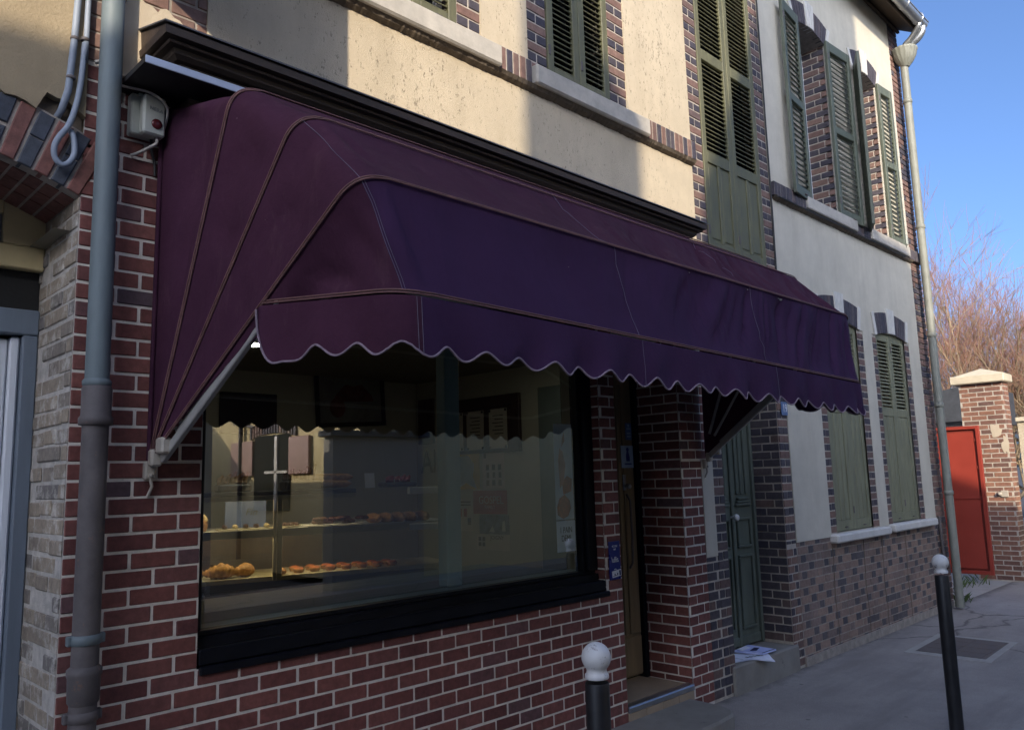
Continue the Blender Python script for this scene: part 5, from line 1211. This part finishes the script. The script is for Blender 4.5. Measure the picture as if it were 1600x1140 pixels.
m = MB(); m.obox(S(SLEN-0.05, -0.006, 0.98), SU, -SN, UZ, 0.05, 0.05, 0.68, 0, 0, 0.004); m.obox(S(SLEN-0.36, -0.006, 1.60), SU, -SN, UZ, 0.31, 0.05, 0.05, 0, 0, 0.004); m.obox(S(SLEN-0.36, -0.006, 1.335), SU, -SN, UZ, 0.31, 0.05, 0.048, 0, 0, 0.004); m.build("end_frame", 'whitemetal', t)
m = MB(); m.obox(S(0.02, -0.0, 1.40), SU, -SN, UZ, SLEN*0.39, 0.004, 0.22); m.obox(S(0.02, -0.0, 1.08), SU, -SN, UZ, SLEN*0.39, 0.004, 0.16); m.build("counter_glass", 'clearglass', t)
for z in (1.374, 1.615):  # upper strip is unseen, added to brighten the counter
    m = MB(); m.obox(S(0.1, 0.045, z), SU, -SN, UZ, 1.25, 0.02, 0.008); m.build("display_light", 'striplight', t)
def croissant(loc, rot, s, label, group):
    mb = MB(); n = 44; pts = []; rad = []
    for i in range(n):
        u = i/(n-1)*2-1; a = u*1.2; pts.append(Vector((math.sin(a)*0.085*s, (1-math.cos(a))*0.075*s, 0.03*s*(1-abs(u)*0.45)))); st = (abs(u)*4.2) % 1.0
        rad.append(s*(0.037*(1-abs(u)**1.5)+0.007)*(1.0-0.30*st))
    c, sn = math.cos(rot), math.sin(rot)
    mb.tube([Vector((p.x*c-p.y*sn, p.x*sn+p.y*c, p.z))+Vector(loc) for p in pts], rad, 12)
    return tag(mb.build("croissant", 'pastry'), label, "pastry", group)
zb = 1.081
for i, (u, n_, ro, s, lb) in enumerate([(0.42, .12, .4, 1.05, "golden croissant at the left end of the bottom counter shelf"), (0.58, .10, -.2, 1.3, "largest golden croissant in the middle of the row on the bottom counter shelf"), (0.74, .13, .3, 1.15, "golden croissant at the right of the row on the bottom counter shelf")]):
    croissant(S(u, n_, zb+0.012), ro, s, lb, "croissants on the bottom shelf")
m = MB(); p = S(0.98, 0.10, zb); m.lathe(p, [(0.02, 0), (0.034, 0.012), (0.03, 0.03), (0.012, 0.042), (0.002, 0.044)], 14); tag(m.build("bread_roll", 'pastry'), "small round golden roll alone by the counter post", "roll")
t = thing("cream_cake", S(0.40, 0.12, 1.40), "pale cream topped cake at the left end of the middle counter shelf", "cake")
m = MB(); c_ = S(0.43, 0.12, 1.398)
m.lathe(c_, [(0.05, 0.0), (0.06, 0.03), (0.062, 0.065), (0.058, 0.07)], 18); m.build("cake_base", 'pastry', t)
m = MB()
for i in range(26): a = rng.uniform(0, 6.28); q = rng.uniform(0, .05); m.lathe(c_+Vector((math.cos(a)*q, math.sin(a)*q, 0.068+(.05-q)*1.1)), [(0.012, -0.01), (0.018, 0.004), (0.010, 0.018), (0.002, 0.03)], 8)
m.build("cream_topping", 'cream', t)
m = MB(); m.obox(S(0.62, 0.26, 1.398), SU, -SN, UZ, 0.28, 0.02, 0.20, 0, 0, 0.003); ob = tag(m.build("cake_carton", 'carton'), "blue grey carton with dark script standing behind the glass at the left of the counter", "carton")
OFF[ob] = Vector(); text("Fin", 0.07, 'ink', S(0.80, 0.255, 1.51), SU, UZ+SU*0.3, "carton_lettering", ob)
t = thing("pastry_tray", S(0.80, 0.1, 1.40), "long metal tray of eclairs left of the middle counter post", "tray")
m = MB(); m.obox(S(0.55, 0.04, 1.398), SU, -SN, UZ, 0.46, 0.18, 0.008, 0, 0, 0.002); m.build("tray", 'chrome', t)
for i in range(6):
    m = MB(); a = S(0.60+i*0.07, 0.08, 1.418); m.tube([a, a-SN*0.03, a-SN*0.09, a-SN*0.11], [0.008, 0.016, 0.016, 0.008], 8); m.build("eclair", 'cream' if i % 3 == 1 else 'chocolate', t)
t = thing("pastry_tray", S(1.35, 0.1, 1.40), "white tray heaped with dark chocolate pastries right of the counter post", "tray")
m = MB(); m.obox(S(1.14, 0.03, 1.398), SU, -SN, UZ, 0.44, 0.2, 0.01, 0, 0, 0.002); m.build("tray", 'white', t)
for i in range(24):
    m = MB(); a = S(1.18+rng.random()*0.36, 0.06+rng.random()*.12, 1.42+(i//12)*0.022); m.tube([a, a+SU*0.02, a+SU*0.05, a+SU*0.06], [0.008, 0.016, 0.016, 0.007], 7); m.build("chocolate_pastry", 'chocolate', t)
t = thing("pastry_plate", S(1.02, 0.1, 1.40), "plate of small chocolates close to the counter post", "plate")
m = MB(); m.lathe(S(1.03, 0.12, 1.398), [(0.05, 0), (0.085, 0.006), (0.09, 0.012)], 18); m.build("plate", 'chrome', t)
for i in range(14):
    m = MB(); q = S(0.97+rng.random()*.12, .07+rng.random()*.1, 1.405); m.lathe(q, [(0.012, 0), (0.016, 0.01), (0.009, 0.024), (0.002, 0.026)], 8); m.build("chocolate_bite", 'chocolate', t)
m = MB(); m.obox(S(1.58, 0.10, 1.655), SU, (UZ-SN*0.2).normalized(), SN, 0.075, 0.11, 0.003); tag(m.build("price_card", 'paper'), "white price card standing on the counter top", "card")
for i, (u, w, hh, mt, lb) in enumerate([(0.55, .22, .10, 'oldbrick', "low brown basket of loaves at the left of the counter top"), (1.0, .26, .13, 'chocolate', "dark heaped basket on the middle of the counter top"), (1.75, .24, .07, 'redpaper', "flat reddish basket at the right end of the counter top")]):
    t = thing("basket", S(u, 0.2, 1.655), lb, "basket"); m = MB(); m.obox(S(u, 0.1, 1.656), SU, -SN, UZ, w, 0.22, hh*0.5, 0, 0.8, 0.01); m.build("basket_body", 'counterdark', t)
    m = MB()
    for k in range(7): a = S(u+0.02+k*w/8, 0.12+rng.random()*.12, 1.66+hh*0.5); m.tube([a, a+Vector((0.01, 0.02, hh*.3)), a+Vector((0.025, 0.0, hh*(.5+.4*rng.random())))], [0.02, 0.022, 0.008], 7)
    m.build("basket_contents", mt if mt != 'oldbrick' else 'pastry', t)
t0 = thing("tartlet", S(1.10, 0.12, 1.081), "round glazed tartlet in the rows on the bottom shelf right of the counter post", "tartlet", "tartlets on the bottom shelf")
m = MB(); q0 = S(1.10, 0.12, 1.081); m.lathe(q0, [(0.030, 0), (0.040, 0.02), (0.041, 0.026)], 14); m.build("crust", 'pastry', t0)
m = MB(); m.lathe(q0, [(0.036, 0.0265), (0.030, 0.034), (0.012, 0.038), (0.002, 0.0385)], 14); m.build("glaze", 'orange', t0)
for i in range(1, 14): dup(t0, S(1.10+0.115*(i % 7), 0.12+0.13*(i//7), 1.081)-q0, rotz=0.4*i)
l0 = MB(); q1 = S(1.66, 0.12, 1.43); l0.tube([q1-SN*0.16+UZ*0.0, q1-SN*0.12, q1-SN*0.02, q1+SN*0.06, q1+SN*0.09], [0.012, 0.034, 0.040, 0.032, 0.010], 12)
l0 = tag(l0.build("bread_loaf", 'pastry'), "oval crusty loaf in the row at the right end of the middle counter shelf", "bread", "loaves on the middle shelf")
for i in range(1, 5): c = l0.copy(); COL.objects.link(c); c.location = SU*(0.095*i)
g0 = MB(); q2 = S(1.30, 0.25, 1.69); g0.tube([q2-SU*0.22, q2-SU*0.18, q2, q2+SU*0.18, q2+SU*0.22], [0.008, 0.026, 0.030, 0.026, 0.008], 10)
g0 = tag(g0.build("baguette", 'pastry'), "long baguette lying on the counter top between the baskets", "bread", "baguettes on the counter top")
for k, (dx, dz) in enumerate(((0.02, 0.05), (-0.03, 0.0))): c = g0.copy(); COL.objects.link(c); c.location = SU*dx-SN*(0.07*(k+1) if dz == 0 else 0.035)+UZ*dz
# pictures and notices
t = thing("wall_screen", (3.45, 3.47, 2.42), "blank black wall screen at the left of the back wall", "screen")
m = MB(); m.box(3.17, 3.72, 3.46, 3.495, 2.16, 2.535, 0, 0, 0.006); m.build("screen_panel", 'black', t)
t = thing("framed_picture", (4.58, 3.48, 2.5), "dark framed picture of a bowl of red fruit on the back wall", "picture")
a = R(3); U_ = Vector((math.cos(a), 0, math.sin(a))); V_ = Vector((-math.sin(a), 0, math.cos(a))); O_ = Vector((4.15, 3.49, 2.24))
m = MB(); nY = Vector((0, -1, 0))
for (u, v, w, h) in ((0, 0, .04, .55), (.78, 0, .04, .55), (.04, 0, .74, .04), (.04, .51, .74, .04)): m.obox(O_+U_*u+V_*v, U_, V_, nY, w, h, 0.03, 0, 0, 0.004)
fr_ = m.build("picture_frame", 'black', t)
m = MB(); m.obox(O_+U_*.04+V_*.04, U_, V_, nY, .74, .47, 0.008); m.build("picture_ground", 'picturegrey', t)
m = MB(); c_ = O_+U_*.45+V_*.25+nY*0.010
m.face([c_+U_*(0.23*math.cos(q))+V_*(0.17*abs(math.sin(q))*(1+0.1*math.sin(7*q))) for q in [math.pi*i/20 for i in range(21)]])
m.face([c_+U_*(-0.2+0.09*math.cos(q))+V_*(-0.06+0.1*math.sin(q))+nY*0.001 for q in [2*math.pi*i/16 for i in range(16)]]); m.build("painted_fruit", 'darkpicture', fr_)
XI = 5.402
def sheet(y0, y1, z0, z1, mt, d=0.004): m = MB(); m.box(XI-d-0.002, XI-d, y0, y1, z0, z1); return m
def side_text(s, size, mt, y, z, parent, d, sq=1.0): return text(s, size, mt, (XI-d, y, z), (0, -1, 0), (0, 0, 1), "poster_lettering", parent, 0.0006, 'CENTER', sq)
t = thing("notice_board", (5.39, 2.45, 2.2), "dark wooden notice board frame holding two pinned cream sheets on the side wall", "notice board")
m = MB(); m.box(5.36, 5.40, 1.90, 3.05, 2.40, 2.50, 0, 0, 0.004); m.box(5.36, 5.40, 1.90, 1.99, 1.95, 2.399, 0, 0, 0.004); m.box(5.385, 5.40, 1.99, 3.05, 1.95, 2.399); m.build("board_frame", 'counterdark', t)
for y0, y1 in ((2.08, 2.33), (2.41, 2.66), (2.72, 2.95)):
    m = MB(); m.box(5.378, 5.383, y0, y1, 1.985, 2.37); s_ = m.build("pinned_sheet", 'creampaper', t)
    m = MB()
    for q in (y0+.015, y1-.015):
        for z in (2.0, 2.355): m.lathe((5.378, q, z), [(0.013, 0), (0.012, 0.008), (0.003, 0.011)], 10, axis=(-1, 0, 0))
    for k in range(6): m.box(5.3768, 5.3778, y0+.05, y1-.05-0.03*(k % 2), 2.30-k*0.035, 2.308-k*0.035)
    m.build("sheet_pin", 'ink', s_)
t = thing("poster", (5.39, 2.65, 1.8), "yellow poster with a pale blue leaf shape under the notice board", "poster")
sheet(2.50, 2.86, 1.60, 1.97, 'yellowpaper').build("poster_sheet", 'yellowpaper', t)
m = MB(); m.face([(XI-0.0075, y, z) for y, z in ((2.84, 1.93), (2.66, 1.93), (2.58, 1.85), (2.60, 1.72), (2.54, 1.60), (2.70, 1.66), (2.80, 1.62))]); m.build("leaf_print", 'paleblue', t)
t = thing("poster", (5.39, 2.3, 1.8), "pinkish white poster with three columns of small dark pictures", "poster")
sheet(2.15, 2.455, 1.60, 1.975, 'pinkpaper').build("poster_sheet", 'pinkpaper', t)
m = MB()
for ci in range(3):
    for k in range(3): m.box(XI-0.0078, XI-0.0064, 2.19+ci*0.085, 2.235+ci*0.085-0.008*(k % 2), 1.63+k*0.075, 1.685+k*0.075)
m.box(XI-0.0078, XI-0.0064, 2.40, 2.435, 1.90, 1.945); m.build("printed_pictures", 'ink', t)
t = thing("poster", (5.39, 2.35, 1.45), "red concert poster with the word GOSPEL in white letters", "poster")
sheet(2.12, 2.60, 1.36, 1.585, 'redpaper', 0.006).build("poster_sheet", 'redpaper', t)
side_text("GOSPEL", 0.105, 'creampaper', 2.345, 1.49, t, 0.009, 0.95); side_text("FAMILY", 0.045, 'pinkpaper', 2.36, 1.425, t, 0.009)
t = thing("poster", (5.39, 2.7, 1.35), "cream poster with two small dark red bottles beside the red poster", "poster")
sheet(2.61, 2.88, 1.19, 1.50, 'creampaper').build("poster_sheet", 'creampaper', t)
m = MB()
for y in (2.70, 2.78): m.box(XI-0.0078, XI-0.0064, y, y+0.045, 1.33, 1.41)
m.build("bottle_print", 'redpaper', t)
m = MB()
for k in range(2): m.box(XI-0.0078, XI-0.0064, 2.64, 2.86, 1.44+k*0.03, 1.452+k*0.03)
m.box(XI-0.0078, XI-0.0064, 2.64, 2.69, 1.25, 1.32); m.build("ink_print", 'ink', t)
t = thing("poster", (5.39, 2.3, 1.25), "grey photograph poster below the red concert poster", "poster")
sheet(2.10, 2.52, 1.17, 1.352, 'greypaper').build("poster_sheet", 'greypaper', t)
m = MB(); m.face([(XI-0.0078, y, z) for y, z in ((2.38, 1.19), (2.30, 1.19), (2.33, 1.25))]); m.face([(XI-0.0078, y, z) for y, z in ((2.2, 1.2), (2.15, 1.2), (2.16, 1.30), (2.19, 1.29))]); m.build("photo_figure", 'creampaper', t)
t = thing("poster", (5.39, 2.33, 1.1), "white JOIGNY poster lowest on the side wall", "poster")
sheet(2.10, 2.56, 1.02, 1.165, 'creampaper').build("poster_sheet", 'creampaper', t)
side_text("JOIGNY", 0.055, 'ink', 2.27, 1.135, t, 0.008)
m = MB()
for k in range(4): m.box(XI-0.0078, XI-0.0064, 2.44+0.055*(k % 2), 2.48+0.055*(k % 2), 1.05+0.05*(k//2), 1.09+0.05*(k//2))
m.build("ink_print", 'ink', t)
m = MB(); m.box(5.37, 5.398, 3.19, 3.44, 2.08, 2.56, 0, 0, 0.004); tag(m.build("wall_cabinet", 'counterdark'), "small dark cabinet high on the side wall left of the notice board", "cabinet")
t = thing("wall_lettering", (5.4, 3.3, 1.88), "large dark serif letters AI on the side wall above the counter end", "lettering")
text("AI", 0.36, 'ink', (5.397, 3.29, 1.885), (0, -1, 0), (0, 0, 1), "letters", t, 0.003, 'CENTER', 0.8)
# posters in the window
t = thing("window_poster", (4.0, 0.125, 1.75), "tall narrow poster with an orange brown loaf taped inside the shop window", "poster")
m = MB(); m.box(3.885, 4.06, 0.126, 0.1275, 1.42, 2.04); m.build("poster_sheet", 'signwhite', t)
m = MB(); q = [(3.90, 1.45), (3.95, 1.425), (4.0, 1.44), (4.03, 1.49), (4.02, 1.54), (3.97, 1.58), (3.92, 1.555), (3.895, 1.50)]; m.face([(x, 0.1245, z) for x, z in q])
m.face([(x, 0.1252, z) for x, z in ((3.96, 1.58), (4.04, 1.60), (4.05, 1.68), (4.0, 1.70), (3.95, 1.66))]); m.build("loaf_print", 'orange', t)
m = MB(); m.face([(x, 0.1248, z) for x, z in ((3.93, 1.62), (3.97, 1.66), (3.99, 1.78), (3.965, 1.86), (3.935, 1.88), (3.92, 1.80))]); m.face([(x, 0.1247, z) for x, z in ((3.955, 1.885), (3.99, 1.93), (3.985, 1.99), (3.965, 1.95))]); m.build("wheat_print", 'peach', t)
t = thing("window_poster", (4.0, 0.125, 1.3), "small white notice with two rows of handwriting low in the shop window", "poster")
m = MB(); m.box(3.885, 4.065, 0.1262, 0.1276, 1.215, 1.412); m.build("notice_sheet", 'paper', t)
text("1 PAIN\nDEMI", 0.055, 'ink', (3.975, 0.1255, 1.325), (1, 0, 0), (0, 0, 1), "handwriting", t, 0.0005, 'CENTER', 0.75)

# ------------------------------------------------------------------ across the street (seen mirrored in the window, casts the shadows)
def prism(mb, prof, y0, y1, mi=0):
    n = len(prof); mb.face([(x, y0, z) for x, z in prof], mi); mb.face([(x, y1, z) for x, z in prof][::-1], mi)
    for i in range(n): a, b = prof[i], prof[(i+1) % n]; mb.face([(a[0], y0, a[1]), (b[0], y0, b[1]), (b[0], y1, b[1]), (a[0], y1, a[1])], mi)
EAVE = 8.04
def winset(par, x0, z0, w, h, Y, sign=1):
    m = MB(); m.box(x0, x0+w, Y, Y+0.03, z0, z0+h); f = m.build("window_pane", 'darkglass', par)
    m = MB(); m.box(x0-0.06, x0, Y-0.01, Y+0.05, z0-0.06, z0+h+0.06); m.box(x0+w, x0+w+0.06, Y-0.01, Y+0.05, z0-0.06, z0+h+0.06); m.box(x0, x0+w, Y-0.01, Y+0.05, z0+h, z0+h+0.06); m.box(x0, x0+w, Y-0.01, Y+0.09, z0-0.06, z0); m.box(x0+w/2-.03, x0+w/2+.03, Y+0.031, Y+0.05, z0, z0+h); m.build("window_frame", 'whitewood', f)
T1 = thing("opposite_house", (-6, -11, 0), "grey beige house with chimney stacks across the street behind the viewer", "house")
m = MB(); m.box(-22, 1.0, -13.5, -9.0, 0, EAVE); m.build("wall", 'housegrey', T1)
m = MB(); prism(m, [(-22.2, 0), (1.0, 0)], 0, 0) if False else None
m.idx([(-22.2, -8.95, EAVE), (1.05, -8.95, EAVE), (1.05, -11.25, EAVE+0.9), (-22.2, -11.25, EAVE+0.9), (1.05, -13.6, EAVE), (-22.2, -13.6, EAVE)], [(0, 1, 2, 3), (3, 2, 4, 5), (1, 4, 2), (0, 3, 5), (0, 5, 4, 1)]); m.build("roof", 'rooftile', T1)
m = MB(); prism(m, [(-4.93, 8.0), (-4.02, 8.0), (-4.02, 9.2), (-4.62, 9.95), (-4.62, 11.2), (-4.93, 11.2)], -9.75, -9.35); m.build("chimney", 'pierbrick', T1)
m = MB(); prism(m, [(-2.55, 8.0), (0.85, 8.0), (0.85, 13.6), (-0.9, 13.6), (-1.35, 10.6), (-2.5, 8.6)], -9.45, -9.02); m.build("shadow_gable", 'housegrey', T1)  # thin gable added, outline shaped to the shadow edges on the facade
for x in (-19, -16, -13, -10, -7, -3.5, -1): winset(T1, x, 1.0, 1.0, 1.6, -9.0); winset(T1, x, 4.6, 1.0, 1.6, -9.0)
T2 = thing("shadow_wall", (3.4, -9.2, 0), "sloping wall added across the street, its outline shaped to cast shadows", "wall")  # added wall, outline shaped to shade the far quoin, gate and pier
m = MB(); prism(m, [(1.02, 0), (5.75, 0), (5.7, 5.55), (4.9, 6.0), (4.2, 6.35), (3.6, 6.8), (3.0, 7.6), (2.12, 7.65), (2.1, 8.93), (1.02, 8.95)], -9.4, -9.05); m.build("wall_face", 'housegrey', T2)  # face of the added wall, outline shaped to cast shadows
m = MB(); m.idx([(x, y, z) for x in (5.4, 5.7) for y, z in ((-9.41, 0), (-9.41, 3.02), (-14.6, 3.02), (-18.0, 5.2), (-18.0, 0))], [(0, 1, 2, 3, 4), (9, 8, 7, 6, 5), (0, 5, 6, 1), (1, 6, 7, 2), (2, 7, 8, 3), (3, 8, 9, 4)]); m.build("shade_wall", 'housegrey', T2)  # added wing that shades the lower part of the cream gable
T3 = thing("cream_house", (13, -12, 0), "yellow cream house across the street with a sunlit gable, seen mirrored in the shop window", "house")
m = MB(); m.box(8.0, 24, -16.5, -8.05, 0, 6.2); m.build("wall", 'housecream', T3)
m = MB(); m.idx([(7.8, -7.9, 6.2), (24.2, -7.9, 6.2), (24.2, -12.9, 8.4), (7.8, -12.9, 8.4), (24.2, -16.7, 6.2), (7.8, -16.7, 6.2)], [(0, 1, 2, 3), (3, 2, 4, 5), (1, 4, 2), (0, 3, 5), (0, 5, 4, 1)]); m.build("roof", 'rooftile', T3)
m = MB(); m.box(7.97, 7.995, -12.0, -10.57, 1.2, 2.70); f = m.build("window_pane", 'darkglass', T3)
m = MB(); m.box(7.93, 7.969, -11.10, -11.0, 1.2, 2.66); m.box(7.93, 7.969, -11.5, -10.6, 1.93, 1.98); m.build("window_frame", 'white', f)
for (ya, yb) in ((-13.0, -12.02), (-10.55, -9.8)): m = MB(); m.box(7.93, 7.985, ya, yb, 1.9, 2.62, 0, 0, 0.01); m.build("shutter", 'pinkshutter', T3)
m = MB()
for i in range(17):
    y = -12.2+i*0.112; z = 2.64+0.10*(1-((i-8)/8)**2); m.box(7.955, 8.0, y, y+0.075, z, z+0.26, 0, rng.random(), 0.006)
m.build("brick_lintel", 'oldbrick', T3)
m = MB(); m.box(7.93, 7.97, -12.9, -12.3, 3.0, 3.05); m.tube([(7.95, -13.2, 4.6), (7.95, -13.2, 3.2), (7.95, -12.9, 3.05), (7.95, -12.0, 2.9)], 0.03, 6); m.tube([(7.93, -12.55, 6.0), (7.93, -12.55, 0.2)], 0.05, 8); m.build("drain_and_wires", 'castiron', T3)
for x in (18, 21): winset(T3, x, 1.1, 1.0, 1.6, -8.05); winset(T3, x, 3.9, 1.0, 1.5, -8.05)
T4 = thing("street_pier_wall", (8.1, -7.86, 0), "grey rendered yard wall with dark coping beside the cream gable across the street", "wall")
m = MB(); m.box(7.15, 9.0, -8.0, -7.72, 0, 2.46); m.build("wall_face", 'housegrey', T4)
m = MB(); m.box(7.05, 9.1, -8.02, -7.62, 2.461, 2.56, 0, 0, 0.01); m.build("coping", 'slate', T4)
T5 = thing("shadow_panel", (1.0, -0.7, 4.7), "unseen plain panel added above the drainpipe to cast a sharp wall shadow", "sign")  # panel out of view, added to cast the sharp shadow by the cornice
m = MB(); m.box(0.985, 1.02, -1.34, -0.10, 4.03, 5.5, 0, 0, 0.006); m.build("shadow_board", 'framegrey', T5)
m = MB(); m.tube([(1.0, 0.0, 5.2), (1.0, -0.2, 5.2)], 0.02, 8); m.tube([(1.0, 0.0, 4.3), (1.0, -0.2, 4.3)], 0.02, 8); m.build("shadow_panel_bracket", 'castiron', T5)
